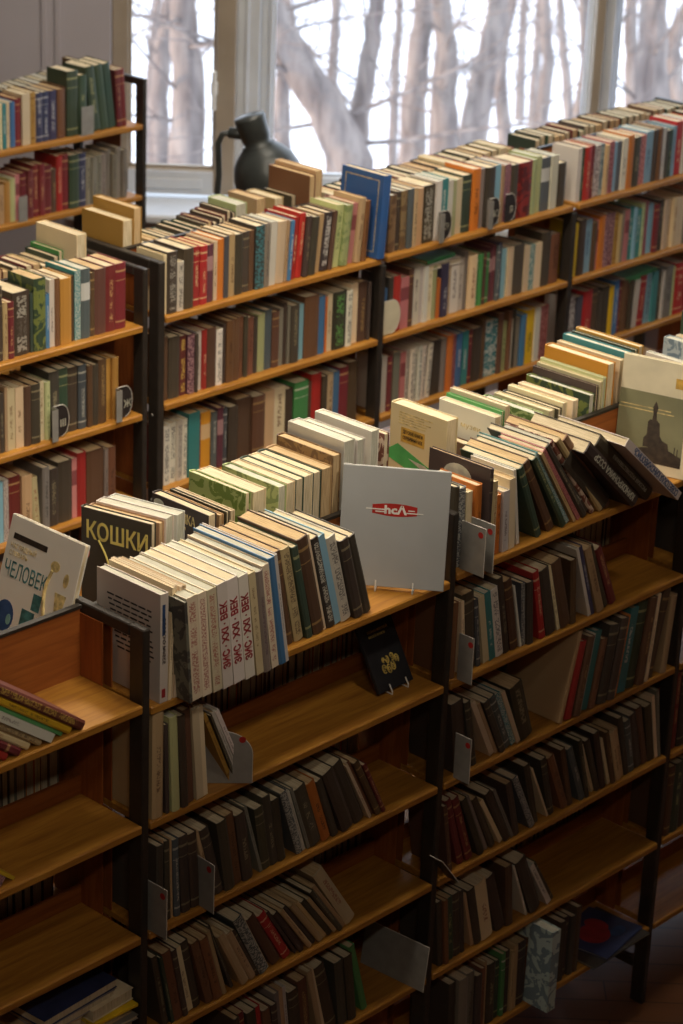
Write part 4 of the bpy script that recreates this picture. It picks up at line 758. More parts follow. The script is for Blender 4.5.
  ('W',2.9153,3.910,0.0309,0.152,0.160,0,0),('S',2.9477,3.907,0.0311,0.155,0.163,0,0),('W',2.9802,3.917,0.0312,0.157,0.153,0,0),('G',3.0129,3.916,0.0313,0.160,0.154,0,0),
  ('W',3.0458,3.917,0.0315,0.162,0.153,0,0),('S',3.0788,3.922,0.0316,0.165,0.148,0,0),('W',3.1119,3.920,0.0318,0.168,0.150,0,0),('G',3.1452,3.920,0.0319,0.170,0.150,0,0),
  ('W',3.1786,3.911,0.0321,0.173,0.159,0,0),('S',3.2121,3.920,0.0100,0.176,0.150,0,0),('D',3.2227,3.913,0.0300,0.212,0.157,0,0),
 ]),
 ('A2r', -0.3000, [
  ('O',-1.0400,0.262,0.0335,0.190,0.151,0,0),('C',-1.0050,0.262,0.0330,0.196,0.136,0,0),('B',-0.9705,0.262,0.0210,0.219,0.139,0,0),('K',-0.9481,0.262,0.0134,0.191,0.161,0,0),
  ('D',-0.9332,0.262,0.0304,0.195,0.157,0,0),('K',-0.9013,0.262,0.0171,0.199,0.160,0,0),('K',-0.8826,0.262,0.0132,0.197,0.169,0,0),('T',-0.8680,0.262,0.0289,0.215,0.147,0,0),
  ('C',-0.8376,0.262,0.0271,0.204,0.137,0,0),('D',-0.8090,0.262,0.0188,0.226,0.132,0,0),('C',-0.7887,0.262,0.0289,0.203,0.144,0,0),('K',-0.7583,0.262,0.0328,0.205,0.139,0,0),
  ('K',-0.7240,0.262,0.0302,0.191,0.140,0,0),('B',-0.6924,0.262,0.0332,0.220,0.139,0,0),('D',-0.6577,0.262,0.0192,0.198,0.163,0,0),('O',-0.6370,0.262,0.0237,0.229,0.148,0,0),
  ('G',-0.6118,0.262,0.0168,0.206,0.149,0,0),('K',-0.5936,0.262,0.0310,0.216,0.166,0,0),('B',-0.5611,0.262,0.0245,0.212,0.142,0,0),('K',-0.5351,0.262,0.0296,0.193,0.132,0,0),
  ('T',-0.5041,0.262,0.0206,0.224,0.150,0,0),('K',-0.4819,0.262,0.0208,0.223,0.142,0,0),('C',-0.4596,0.262,0.0162,0.232,0.141,0,0),('D',-0.4419,0.262,0.0270,0.193,0.164,0,0),
  ('B',-0.4134,0.262,0.0145,0.214,0.135,0,0),('O',-0.3974,0.262,0.0181,0.228,0.158,0,0),('T',-0.3778,0.262,0.0284,0.200,0.153,0,0),('T',-0.3479,0.262,0.0290,0.204,0.159,0,0),
  ('K',-0.3174,0.262,0.0160,0.212,0.151,0,0),('B',-0.2999,0.262,0.0308,0.207,0.154,0,0),('K',-0.2676,0.262,0.0179,0.231,0.139,0,0),('G',-0.2482,0.262,0.0190,0.202,0.145,0,0),
  ('K',-0.2276,0.262,0.0209,0.196,0.150,0,0),('G',-0.2053,0.262,0.0188,0.208,0.166,0,0),('G',-0.1849,0.262,0.0282,0.192,0.167,0,0),('O',-0.1553,0.262,0.0264,0.213,0.150,0,0),
  ('C',-0.1274,0.262,0.0140,0.210,0.138,0,0),('B',-0.1119,0.262,0.0256,0.222,0.152,0,0),('G',-0.0849,0.262,0.0293,0.234,0.142,0,0),
 ]),
 ('A3r', -0.6000, [
  ('K',-1.0400,0.262,0.0198,0.191,0.159,0,0),('D',-1.0187,0.262,0.0132,0.206,0.163,0,0),('K',-1.0040,0.262,0.0149,0.227,0.137,0,0),('K',-0.9875,0.262,0.0241,0.192,0.154,0,0),
  ('K',-0.9620,0.262,0.0256,0.217,0.146,0,0),('K',-0.9348,0.262,0.0285,0.220,0.169,0,0),('K',-0.9049,0.262,0.0284,0.193,0.138,0,0),('B',-0.8749,0.262,0.0253,0.226,0.146,0,0),
  ('K',-0.8481,0.262,0.0139,0.207,0.155,0,0),('K',-0.8326,0.262,0.0153,0.234,0.131,0,0),('C',-0.8159,0.262,0.0261,0.192,0.155,0,0),('B',-0.7882,0.262,0.0192,0.203,0.136,0,0),
  ('O',-0.7676,0.262,0.0223,0.211,0.151,0,0),('O',-0.7437,0.262,0.0261,0.191,0.137,0,0),('T',-0.7161,0.262,0.0138,0.219,0.131,0,0),('K',-0.7008,0.262,0.0231,0.227,0.142,0,0),
  ('B',-0.6761,0.262,0.0325,0.223,0.134,0,0),('G',-0.6421,0.262,0.0213,0.202,0.151,0,0),('B',-0.6193,0.262,0.0339,0.213,0.164,0,0),('G',-0.5839,0.262,0.0306,0.228,0.160,0,0),
  ('B',-0.5518,0.262,0.0295,0.204,0.133,0,0),('K',-0.5208,0.262,0.0295,0.195,0.152,0,0),('K',-0.4897,0.262,0.0139,0.219,0.135,0,0),('O',-0.4744,0.262,0.0314,0.219,0.133,0,0),
  ('O',-0.4415,0.262,0.0302,0.222,0.131,0,0),('O',-0.4098,0.262,0.0180,0.216,0.145,0,0),('D',-0.3903,0.262,0.0219,0.195,0.144,0,0),('O',-0.3669,0.262,0.0210,0.200,0.167,0,0),
  ('O',-0.3444,0.262,0.0320,0.215,0.166,0,0),('T',-0.3109,0.262,0.0242,0.196,0.138,0,0),('K',-0.2853,0.262,0.0126,0.194,0.134,0,0),('C',-0.2712,0.262,0.0187,0.199,0.169,0,0),
  ('T',-0.2509,0.262,0.0316,0.217,0.161,0,0),('K',-0.2178,0.262,0.0202,0.207,0.149,0,0),('K',-0.1961,0.262,0.0275,0.190,0.141,0,0),('K',-0.1671,0.262,0.0247,0.214,0.149,0,0),
  ('K',-0.1409,0.262,0.0320,0.228,0.143,0,0),('D',-0.1074,0.262,0.0319,0.233,0.142,0,0),
 ]),
 ('B2r', -0.3000, [
  ('K',0.0200,0.262,0.0134,0.199,0.132,0,0),('K',0.0349,0.262,0.0279,0.220,0.134,0,0),('T',0.0643,0.262,0.0277,0.217,0.152,0,0),('B',0.0935,0.262,0.0264,0.228,0.151,0,0),
  ('K',0.1215,0.262,0.0159,0.222,0.156,0,0),('K',0.1389,0.262,0.0331,0.219,0.162,0,0),('C',0.1735,0.262,0.0261,0.230,0.168,0,0),('K',0.2010,0.262,0.0215,0.207,0.147,0,0),
  ('O',0.2240,0.262,0.0144,0.235,0.141,0,0),('D',0.2399,0.262,0.0127,0.232,0.166,0,0),('T',0.2540,0.262,0.0148,0.195,0.134,0,0),('O',0.2703,0.262,0.0265,0.194,0.146,0,0),
  ('B',0.2983,0.262,0.0151,0.218,0.139,0,0),('K',0.3149,0.262,0.0277,0.202,0.163,0,0),('B',0.3441,0.262,0.0133,0.232,0.155,0,0),('C',0.3589,0.262,0.0130,0.201,0.137,0,0),
  ('B',0.3734,0.262,0.0336,0.191,0.137,0,0),('K',0.4085,0.262,0.0177,0.223,0.152,0,0),('B',0.4277,0.262,0.0200,0.190,0.156,0,0),('G',0.4491,0.262,0.0128,0.190,0.168,0,0),
  ('G',0.4635,0.262,0.0188,0.218,0.148,0,0),('K',0.4838,0.262,0.0202,0.223,0.143,0,0),('O',0.5055,0.262,0.0302,0.230,0.158,0,0),('D',0.5372,0.262,0.0150,0.206,0.155,0,0),
  ('C',0.5537,0.262,0.0273,0.205,0.155,0,0),('B',0.5826,0.262,0.0235,0.216,0.143,0,0),('T',0.6076,0.262,0.0131,0.204,0.169,0,0),('B',0.6222,0.262,0.0131,0.213,0.146,0,0),
  ('B',0.6368,0.262,0.0132,0.234,0.170,0,0),('K',0.6515,0.262,0.0197,0.212,0.139,0,0),('T',0.6726,0.262,0.0259,0.209,0.134,0,0),('D',0.7000,0.262,0.0194,0.218,0.134,0,0),
  ('K',0.7209,0.262,0.0281,0.227,0.138,0,0),('K',0.7505,0.262,0.0290,0.229,0.164,0,0),('T',0.7810,0.262,0.0163,0.208,0.158,0,0),('O',0.7988,0.262,0.0151,0.209,0.157,0,0),
  ('C',0.8153,0.262,0.0220,0.209,0.167,0,0),('B',0.8388,0.262,0.0125,0.212,0.134,0,0),('O',0.8528,0.262,0.0317,0.207,0.153,0,0),('G',0.8860,0.262,0.0196,0.190,0.142,0,0),
  ('O',0.9071,0.262,0.0148,0.226,0.169,0,0),('K',0.9234,0.262,0.0175,0.203,0.131,0,0),('B',0.9424,0.262,0.0204,0.235,0.152,0,0),('B',0.9643,0.262,0.0338,0.228,0.166,0,0),
 ]),
 ('B3r', -0.6000, [
  ('G',0.3000,0.262,0.0236,0.213,0.156,0,0),('C',0.3251,0.262,0.0207,0.195,0.157,0,0),('G',0.3473,0.262,0.0162,0.190,0.170,0,0),('K',0.3651,0.262,0.0161,0.230,0.136,0,0),
  ('O',0.3827,0.262,0.0293,0.211,0.144,0,0),('K',0.4135,0.262,0.0140,0.210,0.134,0,0),('K',0.4290,0.262,0.0224,0.222,0.170,0,0),('B',0.4528,0.262,0.0227,0.232,0.149,0,0),
  ('B',0.4770,0.262,0.0189,0.191,0.135,0,0),('B',0.4974,0.262,0.0326,0.235,0.169,0,0),('B',0.5315,0.262,0.0226,0.217,0.168,0,0),('K',0.5556,0.262,0.0304,0.205,0.145,0,0),
  ('K',0.5875,0.262,0.0135,0.205,0.152,0,0),('K',0.6025,0.262,0.0237,0.197,0.165,0,0),('T',0.6277,0.262,0.0313,0.206,0.154,0,0),('G',0.6605,0.262,0.0190,0.193,0.161,0,0),
  ('K',0.6810,0.262,0.0312,0.219,0.141,0,0),('O',0.7137,0.262,0.0120,0.228,0.160,0,0),('D',0.7272,0.262,0.0177,0.227,0.169,0,0),('O',0.7464,0.262,0.0312,0.208,0.144,0,0),
  ('O',0.7791,0.262,0.0163,0.227,0.160,0,0),('D',0.7969,0.262,0.0147,0.190,0.143,0,0),('T',0.8131,0.262,0.0319,0.193,0.162,0,0),('B',0.8465,0.262,0.0177,0.234,0.165,0,0),
  ('D',0.8657,0.262,0.0219,0.220,0.158,0,0),('O',0.8891,0.262,0.0170,0.229,0.166,0,0),('O',0.9076,0.262,0.0300,0.210,0.142,0,0),('G',0.9391,0.262,0.0242,0.199,0.160,0,0),
  ('C',0.9648,0.262,0.0140,0.203,0.151,0,0),('C',0.9803,0.262,0.0226,0.233,0.163,0,0),
 ]),
 ('A4r', -0.9000, [
  ('K',-1.0400,0.262,0.0277,0.226,0.149,0,0),('C',-1.0108,0.262,0.0321,0.222,0.159,0,0),('B',-0.9772,0.262,0.0131,0.208,0.167,0,0),('K',-0.9626,0.262,0.0204,0.203,0.136,0,0),
  ('D',-0.9407,0.262,0.0202,0.215,0.137,0,0),('K',-0.9190,0.262,0.0214,0.209,0.150,0,0),('B',-0.8961,0.262,0.0192,0.213,0.145,0,0),('G',-0.8754,0.262,0.0237,0.226,0.165,0,0),
  ('O',-0.8502,0.262,0.0213,0.201,0.140,0,0),('K',-0.8274,0.262,0.0237,0.199,0.144,0,0),('K',-0.8021,0.262,0.0234,0.207,0.166,0,0),('G',-0.7772,0.262,0.0181,0.214,0.156,0,0),
  ('D',-0.7576,0.262,0.0141,0.213,0.138,0,0),('B',-0.7420,0.262,0.0281,0.196,0.167,0,0),('D',-0.7123,0.262,0.0160,0.212,0.140,0,0),('B',-0.6948,0.262,0.0285,0.214,0.147,0,0),
  ('K',-0.6648,0.262,0.0215,0.190,0.145,0,0),('C',-0.6419,0.262,0.0278,0.210,0.153,0,0),('K',-0.6126,0.262,0.0331,0.218,0.141,0,0),('K',-0.5780,0.262,0.0204,0.200,0.158,0,0),
  ('O',-0.5560,0.262,0.0180,0.211,0.150,0,0),('D',-0.5365,0.262,0.0201,0.230,0.139,0,0),('O',-0.5150,0.262,0.0264,0.209,0.170,0,0),('K',-0.4870,0.262,0.0136,0.231,0.158,0,0),
  ('K',-0.4719,0.262,0.0174,0.215,0.157,0,0),('K',-0.4530,0.262,0.0307,0.197,0.147,0,0),('C',-0.4208,0.262,0.0182,0.194,0.132,0,0),('C',-0.4011,0.262,0.0316,0.207,0.144,0,0),
 ]),
 ('B4r', -0.9000, [
  ('C',0.0200,0.262,0.0328,0.199,0.130,0,0),('C',0.0543,0.262,0.0151,0.218,0.136,0,0),('G',0.0709,0.262,0.0272,0.198,0.149,0,0),('K',0.0996,0.262,0.0273,0.190,0.134,0,0),
  ('O',0.1284,0.262,0.0209,0.226,0.168,0,0),('K',0.1507,0.262,0.0177,0.203,0.141,0,0),('C',0.1700,0.262,0.0192,0.228,0.148,0,0),('K',0.1907,0.262,0.0202,0.221,0.147,0,0),
  ('K',0.2124,0.262,0.0251,0.214,0.130,0,0),('K',0.2391,0.262,0.0271,0.229,0.141,0,0),('C',0.2677,0.262,0.0266,0.228,0.136,0,0),('T',0.2958,0.262,0.0253,0.195,0.160,0,0),
  ('C',0.3226,0.262,0.0176,0.230,0.131,0,0),('B',0.3417,0.262,0.0181,0.200,0.169,0,0),('K',0.3613,0.262,0.0185,0.217,0.160,0,0),('G',0.3814,0.262,0.0280,0.234,0.163,0,0),
  ('K',0.4109,0.262,0.0304,0.220,0.141,0,0),('G',0.4428,0.262,0.0185,0.193,0.157,0,0),('B',0.4628,0.262,0.0221,0.219,0.152,0,0),('K',0.4864,0.262,0.0123,0.214,0.147,0,0),
  ('O',0.5001,0.262,0.0282,0.224,0.165,0,0),('K',0.5299,0.262,0.0278,0.213,0.135,0,0),('K',0.5592,0.262,0.0210,0.193,0.153,0,0),('C',0.5816,0.262,0.0173,0.199,0.149,0,0),
  ('K',0.6005,0.262,0.0279,0.198,0.159,0,0),('D',0.6299,0.262,0.0297,0.205,0.154,0,0),('B',0.6611,0.262,0.0327,0.192,0.159,0,0),('K',0.6953,0.262,0.0241,0.205,0.143,0,0),
  ('K',0.7209,0.262,0.0125,0.203,0.153,0,0),('O',0.7350,0.262,0.0176,0.214,0.156,0,0),('B',0.7541,0.262,0.0164,0.215,0.137,0,0),('K',0.7720,0.262,0.0211,0.198,0.165,0,0),
  ('K',0.7945,0.262,0.0229,0.224,0.168,0,0),('G',0.8189,0.262,0.0314,0.230,0.166,0,0),('C',0.8518,0.262,0.0202,0.212,0.144,0,0),('K',0.8735,0.262,0.0192,0.213,0.151,0,0),
  ('T',0.8942,0.262,0.0240,0.201,0.140,0,0),('B',0.9197,0.262,0.0182,0.193,0.165,0,0),('B',0.9394,0.262,0.0173,0.193,0.144,0,0),('K',0.9582,0.262,0.0242,0.213,0.137,0,0),
  ('D',0.9839,0.262,0.0305,0.192,0.132,0,0),('B',1.0159,0.262,0.0287,0.201,0.170,0,0),
 ]),
 ('B5r', -1.2000, [
  ('C',0.0200,0.262,0.0293,0.201,0.165,0,0),('D',0.0508,0.262,0.0288,0.205,0.137,0,0),('T',0.0811,0.262,0.0148,0.235,0.161,0,0),('K',0.0974,0.262,0.0163,0.221,0.147,0,0),
  ('B',0.1152,0.262,0.0245,0.202,0.142,0,0),('D',0.1412,0.262,0.0142,0.209,0.162,0,0),('K',0.1568,0.262,0.0187,0.190,0.168,0,0),('T',0.1770,0.262,0.0170,0.227,0.166,0,0),
  ('B',0.1956,0.262,0.0327,0.199,0.140,0,0),('K',0.2297,0.262,0.0188,0.219,0.138,0,0),('K',0.2500,0.262,0.0340,0.202,0.145,0,0),('O',0.2855,0.262,0.0217,0.207,0.164,0,0),
  ('G',0.3087,0.262,0.0292,0.194,0.150,0,0),('T',0.3394,0.262,0.0161,0.234,0.141,0,0),('O',0.3570,0.262,0.0335,0.225,0.167,0,0),('G',0.3920,0.262,0.0233,0.225,0.167,0,0),
  ('B',0.4167,0.262,0.0332,0.223,0.135,0,0),('K',0.4514,0.262,0.0200,0.204,0.136,0,0),('C',0.4730,0.262,0.0188,0.204,0.131,0,0),('B',0.4933,0.262,0.0184,0.204,0.159,0,0),
  ('C',0.5132,0.262,0.0175,0.214,0.135,0,0),('B',0.5322,0.262,0.0189,0.190,0.131,0,0),('D',0.5525,0.262,0.0238,0.226,0.135,0,0),('K',0.5779,0.262,0.0250,0.214,0.161,0,0),
  ('K',0.6044,0.262,0.0312,0.211,0.161,0,0),('G',0.6371,0.262,0.0210,0.225,0.160,0,0),('G',0.6596,0.262,0.0294,0.202,0.142,0,0),('B',0.6904,0.262,0.0281,0.217,0.149,0,0),
  ('K',0.7200,0.262,0.0126,0.231,0.151,0,0),('K',0.7341,0.262,0.0144,0.200,0.136,0,0),('O',0.7500,0.262,0.0170,0.196,0.134,0,0),('K',0.7685,0.262,0.0140,0.210,0.154,0,0),
  ('C',0.7840,0.262,0.0131,0.207,0.131,0,0),('K',0.7986,0.262,0.0144,0.219,0.160,0,0),('C',0.8145,0.262,0.0257,0.228,0.137,0,0),('C',0.8416,0.262,0.0168,0.227,0.161,0,0),
  ('B',0.8600,0.262,0.0332,0.215,0.161,0,0),('K',0.8947,0.262,0.0328,0.228,0.169,0,0),('G',0.9289,0.262,0.0236,0.234,0.156,0,0),('T',0.9540,0.262,0.0291,0.197,0.134,0,0),
  ('O',0.9846,0.262,0.0152,0.199,0.143,0,0),('K',1.0013,0.262,0.0242,0.227,0.152,0,0),
 ]),
 ('C2r', -0.3000, [
  ('C',1.5000,0.262,0.0173,0.195,0.151,0,0),('K',1.5188,0.262,0.0322,0.224,0.158,0,0),('T',1.5525,0.262,0.0276,0.233,0.133,0,0),('G',1.5816,0.262,0.0192,0.206,0.138,0,0),
  ('B',1.6024,0.262,0.0133,0.206,0.157,0,0),('K',1.6172,0.262,0.0206,0.233,0.148,0,0),('C',1.6393,0.262,0.0325,0.228,0.156,0,0),('G',1.6733,0.262,0.0191,0.195,0.130,0,0),
  ('D',1.6939,0.262,0.0321,0.230,0.150,0,0),('D',1.7275,0.262,0.0268,0.226,0.133,0,0),('D',1.7558,0.262,0.0210,0.231,0.154,0,0),('K',1.7784,0.262,0.0304,0.201,0.158,0,0),
  ('B',1.8103,0.262,0.0215,0.201,0.161,0,0),('K',1.8333,0.262,0.0301,0.226,0.159,0,0),('T',1.8648,0.262,0.0204,0.196,0.141,0,0),('K',1.8867,0.262,0.0144,0.209,0.130,0,0),
  ('K',1.9026,0.262,0.0135,0.222,0.132,0,0),('O',1.9176,0.262,0.0150,0.229,0.131,0,0),('C',1.9341,0.262,0.0229,0.193,0.139,0,0),('G',1.9585,0.262,0.0331,0.232,0.131,0,0),
  ('C',1.9931,0.262,0.0190,0.204,0.135,0,0),('K',2.0136,0.262,0.0340,0.218,0.152,0,0),('K',2.0490,0.262,0.0147,0.201,0.161,0,0),('B',2.0652,0.262,0.0234,0.207,0.147,0,0),
 ]),
 ('C3r', -0.6000, [
  ('G',1.3000,0.262,0.0172,0.217,0.169,0,0),('T',1.3187,0.262,0.0320,0.232,0.139,0,0),('K',1.3522,0.262,0.0185,0.229,0.149,0,0),('B',1.3722,0.262,0.0148,0.223,0.147,0,0),
  ('K',1.3885,0.262,0.0149,0.229,0.138,0,0),('B',1.4049,0.262,0.0211,0.228,0.160,0,0),('B',1.4275,0.262,0.0257,0.204,0.166,0,0),('G',1.4546,0.262,0.0243,0.201,0.152,0,0),
  ('K',1.4805,0.262,0.0300,0.235,0.143,0,0),('O',1.5120,0.262,0.0267,0.195,0.167,0,0),('K',1.5403,0.262,0.0135,0.208,0.167,0,0),('C',1.5552,0.262,0.0263,0.211,0.165,0,0),
  ('B',1.5830,0.262,0.0192,0.219,0.149,0,0),('G',1.6036,0.262,0.0306,0.214,0.162,0,0),('D',1.6358,0.262,0.0283,0.233,0.152,0,0),('K',1.6655,0.262,0.0313,0.222,0.163,0,0),
  ('O',1.6983,0.262,0.0236,0.224,0.143,0,0),('G',1.7235,0.262,0.0171,0.204,0.153,0,0),('K',1.7421,0.262,0.0121,0.200,0.164,0,0),('T',1.7557,0.262,0.0136,0.191,0.158,0,0),
  ('C',1.7709,0.262,0.0241,0.231,0.138,0,0),('K',1.7965,0.262,0.0253,0.223,0.133,0,0),('K',1.8232,0.262,0.0174,0.213,0.144,0,0),('T',1.8422,0.262,0.0287,0.235,0.163,0,0),
  ('O',1.8724,0.262,0.0305,0.213,0.131,0,0),('B',1.9044,0.262,0.0308,0.211,0.163,0,0),('G',1.9367,0.262,0.0267,0.204,0.155,0,0),('C',1.9649,0.262,0.0226,0.210,0.166,0,0),
  ('C',1.9890,0.262,0.0223,0.193,0.167,0,0),('K',2.0128,0.262,0.0140,0.214,0.158,0,0),('T',2.0283,0.262,0.0217,0.201,0.148,0,0),('B',2.0515,0.262,0.0153,0.191,0.130,0,0),
  ('T',2.0683,0.262,0.0206,0.211,0.132,0,0),
 ]),
 ('C4r', -0.9000, [
  ('K',1.5000,0.262,0.0317,0.199,0.148,0,0),('K',1.5332,0.262,0.0249,0.210,0.163,0,0),('O',1.5595,0.262,0.0131,0.206,0.151,0,0),('O',1.5742,0.262,0.0294,0.232,0.162,0,0),
  ('K',1.6050,0.262,0.0305,0.212,0.149,0,0),('O',1.6371,0.262,0.0230,0.222,0.141,0,0),('D',1.6616,0.262,0.0284,0.228,0.152,0,0),('O',1.6915,0.262,0.0126,0.233,0.155,0,0),
  ('K',1.7056,0.262,0.0336,0.196,0.158,0,0),('O',1.7407,0.262,0.0269,0.223,0.137,0,0),('G',1.7691,0.262,0.0308,0.228,0.143,0,0),('B',1.8015,0.262,0.0185,0.191,0.145,0,0),
  ('B',1.8215,0.262,0.0132,0.209,0.163,0,0),('B',1.8362,0.262,0.0339,0.216,0.149,0,0),('C',1.8716,0.262,0.0250,0.204,0.162,0,0),('O',1.8982,0.262,0.0140,0.225,0.153,0,0),
  ('K',1.9137,0.262,0.0182,0.217,0.141,0,0),('D',1.9333,0.262,0.0329,0.209,0.160,0,0),('G',1.9677,0.262,0.0254,0.202,0.130,0,0),('D',1.9947,0.262,0.0320,0.191,0.162,0,0),
  ('D',2.0281,0.262,0.0132,0.196,0.142,0,0),('B',2.0428,0.262,0.0165,0.211,0.136,0,0),('B',2.0608,0.262,0.0146,0.225,0.164,0,0),('D',2.0769,0.262,0.0283,0.234,0.136,0,0),
 ]),
 ('C5r', -1.2000, [
  ('K',1.3000,0.262,0.0218,0.199,0.152,0,0),('B',1.3233,0.262,0.0255,0.219,0.164,0,0),('T',1.3503,0.262,0.0160,0.195,0.168,0,0),('O',1.3678,0.262,0.0258,0.211,0.152,0,0),
  ('B',1.3951,0.262,0.0313,0.204,0.151,0,0),('B',1.4279,0.262,0.0334,0.215,0.132,0,0),('T',1.4628,0.262,0.0149,0.222,0.153,0,0),('G',1.4792,0.262,0.0286,0.202,0.166,0,0),
  ('B',1.5093,0.262,0.0187,0.225,0.134,0,0),('O',1.5295,0.262,0.0314,0.216,0.132,0,0),('G',1.5625,0.262,0.0240,0.204,0.151,0,0),('K',1.5879,0.262,0.0139,0.222,0.132,0,0),
  ('K',1.6034,0.262,0.0157,0.190,0.145,0,0),('T',1.6206,0.262,0.0161,0.231,0.140,0,0),('G',1.6382,0.262,0.0318,0.199,0.149,0,0),('K',1.6715,0.262,0.0312,0.204,0.132,0,0),
  ('B',1.7041,0.262,0.0172,0.227,0.134,0,0),('K',1.7229,0.262,0.0223,0.219,0.161,0,0),('B',1.7467,0.262,0.0225,0.221,0.154,0,0),('C',1.7707,0.262,0.0161,0.209,0.166,0,0),
  ('C',1.7883,0.262,0.0145,0.199,0.164,0,0),('K',1.8043,0.262,0.0258,0.217,0.146,0,0),('D',1.8316,0.262,0.0159,0.198,0.156,0,0),('K',1.8489,0.262,0.0321,0.233,0.158,0,0),
  ('T',1.8826,0.262,0.0272,0.193,0.149,0,0),('T',1.9112,0.262,0.0307,0.206,0.152,0,0),('O',1.9435,0.262,0.0121,0.231,0.148,0,0),('O',1.9571,0.262,0.0158,0.218,0.135,0,0),
  ('K',1.9745,0.262,0.0193,0.234,0.141,0,0),('T',1.9953,0.262,0.0187,0.214,0.160,0,0),('G',2.0154,0.262,0.0162,0.216,0.140,0,0),('D',2.0332,0.262,0.0166,0.217,0.145,0,0),
  ('D',2.0512,0.262,0.0277,0.211,0.163,0,0),('B',2.0804,0.262,0.0127,0.199,0.143,0,0),
 ]),
 ('D2r', -0.3000, [
  ('B',2.1600,0.262,0.0241,0.226,0.164,0,0),('K',2.1856,0.262,0.0271,0.221,0.151,0,0),('B',2.2141,0.262,0.0306,0.191,0.165,0,0),('G',2.2462,0.262,0.0207,0.195,0.164,0,0),
  ('K',2.2684,0.262,0.0256,0.201,0.132,0,0),('K',2.2954,0.262,0.0233,0.209,0.164,0,0),('T',2.3202,0.262,0.0128,0.226,0.141,0,0),('B',2.3345,0.262,0.0171,0.222,0.132,0,0),
  ('B',2.3532,0.262,0.0299,0.192,0.160,0,0),('O',2.3846,0.262,0.0264,0.235,0.136,0,0),('K',2.4124,0.262,0.0339,0.206,0.167,0,0),('K',2.4478,0.262,0.0192,0.224,0.139,0,0),
  ('K',2.4685,0.262,0.0142,0.233,0.150,0,0),('B',2.4842,0.262,0.0186,0.191,0.144,0,0),('K',2.5043,0.262,0.0142,0.196,0.142,0,0),('O',2.5200,0.262,0.0290,0.234,0.141,0,0),
  ('O',2.5505,0.262,0.0192,0.218,0.137,0,0),('T',2.5712,0.262,0.0228,0.193,0.156,0,0),('K',2.5956,0.262,0.0319,0.220,0.131,0,0),
 ]),
 ('D5r', -1.2000, [
  ('B',2.1600,0.262,0.0268,0.200,0.146,0,0),('O',2.1883,0.262,0.0230,0.198,0.157,0,0),('K',2.2128,0.262,0.0256,0.230,0.151,0,0),('B',2.2399,0.262,0.0219,0.207,0.137,0,0),
  ('O',2.2634,0.262,0.0124,0.215,0.154,0,0),('O',2.2773,0.262,0.0150,0.215,0.159,0,0),('O',2.2938,0.262,0.0262,0.214,0.164,0,0),('C',2.3215,0.262,0.0237,0.205,0.157,0,0),
  ('B',2.3467,0.262,0.0147,0.207,0.164,0,0),('K',2.3628,0.262,0.0256,0.229,0.166,0,0),('K',2.3899,0.262,0.0149,0.213,0.148,0,0),('B',2.4063,0.262,0.0248,0.194,0.168,0,0),
  ('D',2.4326,0.262,0.0234,0.229,0.169,0,0),('G',2.4575,0.262,0.0187,0.226,0.151,0,0),('T',2.4777,0.262,0.0171,0.227,0.164,0,0),('O',2.4963,0.262,0.0303,0.199,0.141,0,0),
  ('K',2.5281,0.262,0.0331,0.200,0.145,0,0),('T',2.5627,0.262,0.0333,0.225,0.168,0,0),('K',2.5975,0.262,0.0327,0.192,0.133,0,0),('B',2.6317,0.262,0.0305,0.209,0.158,0,0),
  ('T',2.6637,0.262,0.0314,0.194,0.167,0,0),('D',2.6966,0.262,0.0261,0.220,0.167,0,0),('K',2.7242,0.262,0.0239,0.217,0.170,0,0),('O',2.7496,0.262,0.0291,0.226,0.155,0,0),
  ('B',2.7802,0.262,0.0255,0.197,0.137,0,0),('T',2.8072,0.262,0.0243,0.196,0.139,0,0),('O',2.8330,0.262,0.0161,0.208,0.156,0,0),('K',2.8506,0.262,0.0312,0.220,0.141,0,0),
  ('D',2.8833,0.262,0.0328,0.215,0.134,0,0),
 ]),
]

PICK = set([0, 1, 5, 6, 7, 8, 9, 10, 11, 12, 13, 14, 15, 16, 17, 18, 19, 20, 22, 23, 24, 25, 26, 27, 28, 29, 30, 31, 32, 34, 38, 42, 43, 44, 46, 47, 48, 49, 50, 51, 52, 53, 54, 57, 58, 59, 60, 61, 64, 66, 68, 71, 72, 73, 76, 77, 79, 81, 82, 84, 85, 87, 89, 91, 93, 103, 104, 105, 107, 108, 109, 110, 115, 116, 119, 120, 121, 122, 123, 124, 126, 127, 128, 129, 131, 132, 134, 136, 137, 138, 139, 140, 143, 144, 145, 147, 148, 149, 151, 153, 154, 156, 158, 159, 162, 163, 164, 165, 168, 169, 170, 172, 173, 174, 176, 177, 178, 179, 180, 181, 185, 187, 188, 189, 191, 192, 193, 194, 195, 198, 203, 205, 206, 207, 210, 213, 216, 217, 218, 219, 221, 224, 225, 230, 232, 236, 238, 240, 242, 250, 251, 265, 267, 270, 271, 273, 274, 276, 277, 278, 286, 287, 288, 291, 293, 294, 297, 299, 304, 305, 307, 308, 309, 311, 312, 314, 316, 318, 323, 326, 329, 331, 332, 336, 340, 342, 343, 345, 347, 349, 351, 355, 358, 364, 365, 370, 372, 376, 378, 379, 386, 388, 390, 392, 393, 394, 395, 396, 398, 400, 404, 405, 412, 418, 419, 421, 426, 429, 430, 436, 448, 460, 464, 466, 477, 484, 486, 494, 497, 511, 518, 531, 556, 573, 575, 590, 594, 597, 599, 600, 601, 619, 621, 637, 639, 640, 644, 647, 648, 649, 650, 651, 652, 653, 654, 655, 656, 657, 658, 659, 660, 661, 662, 663, 664, 665, 666, 667, 668, 669, 670, 671, 672, 673, 675, 677, 682, 683, 684, 685, 688, 689, 690, 721, 722, 729, 730, 731, 732, 733])

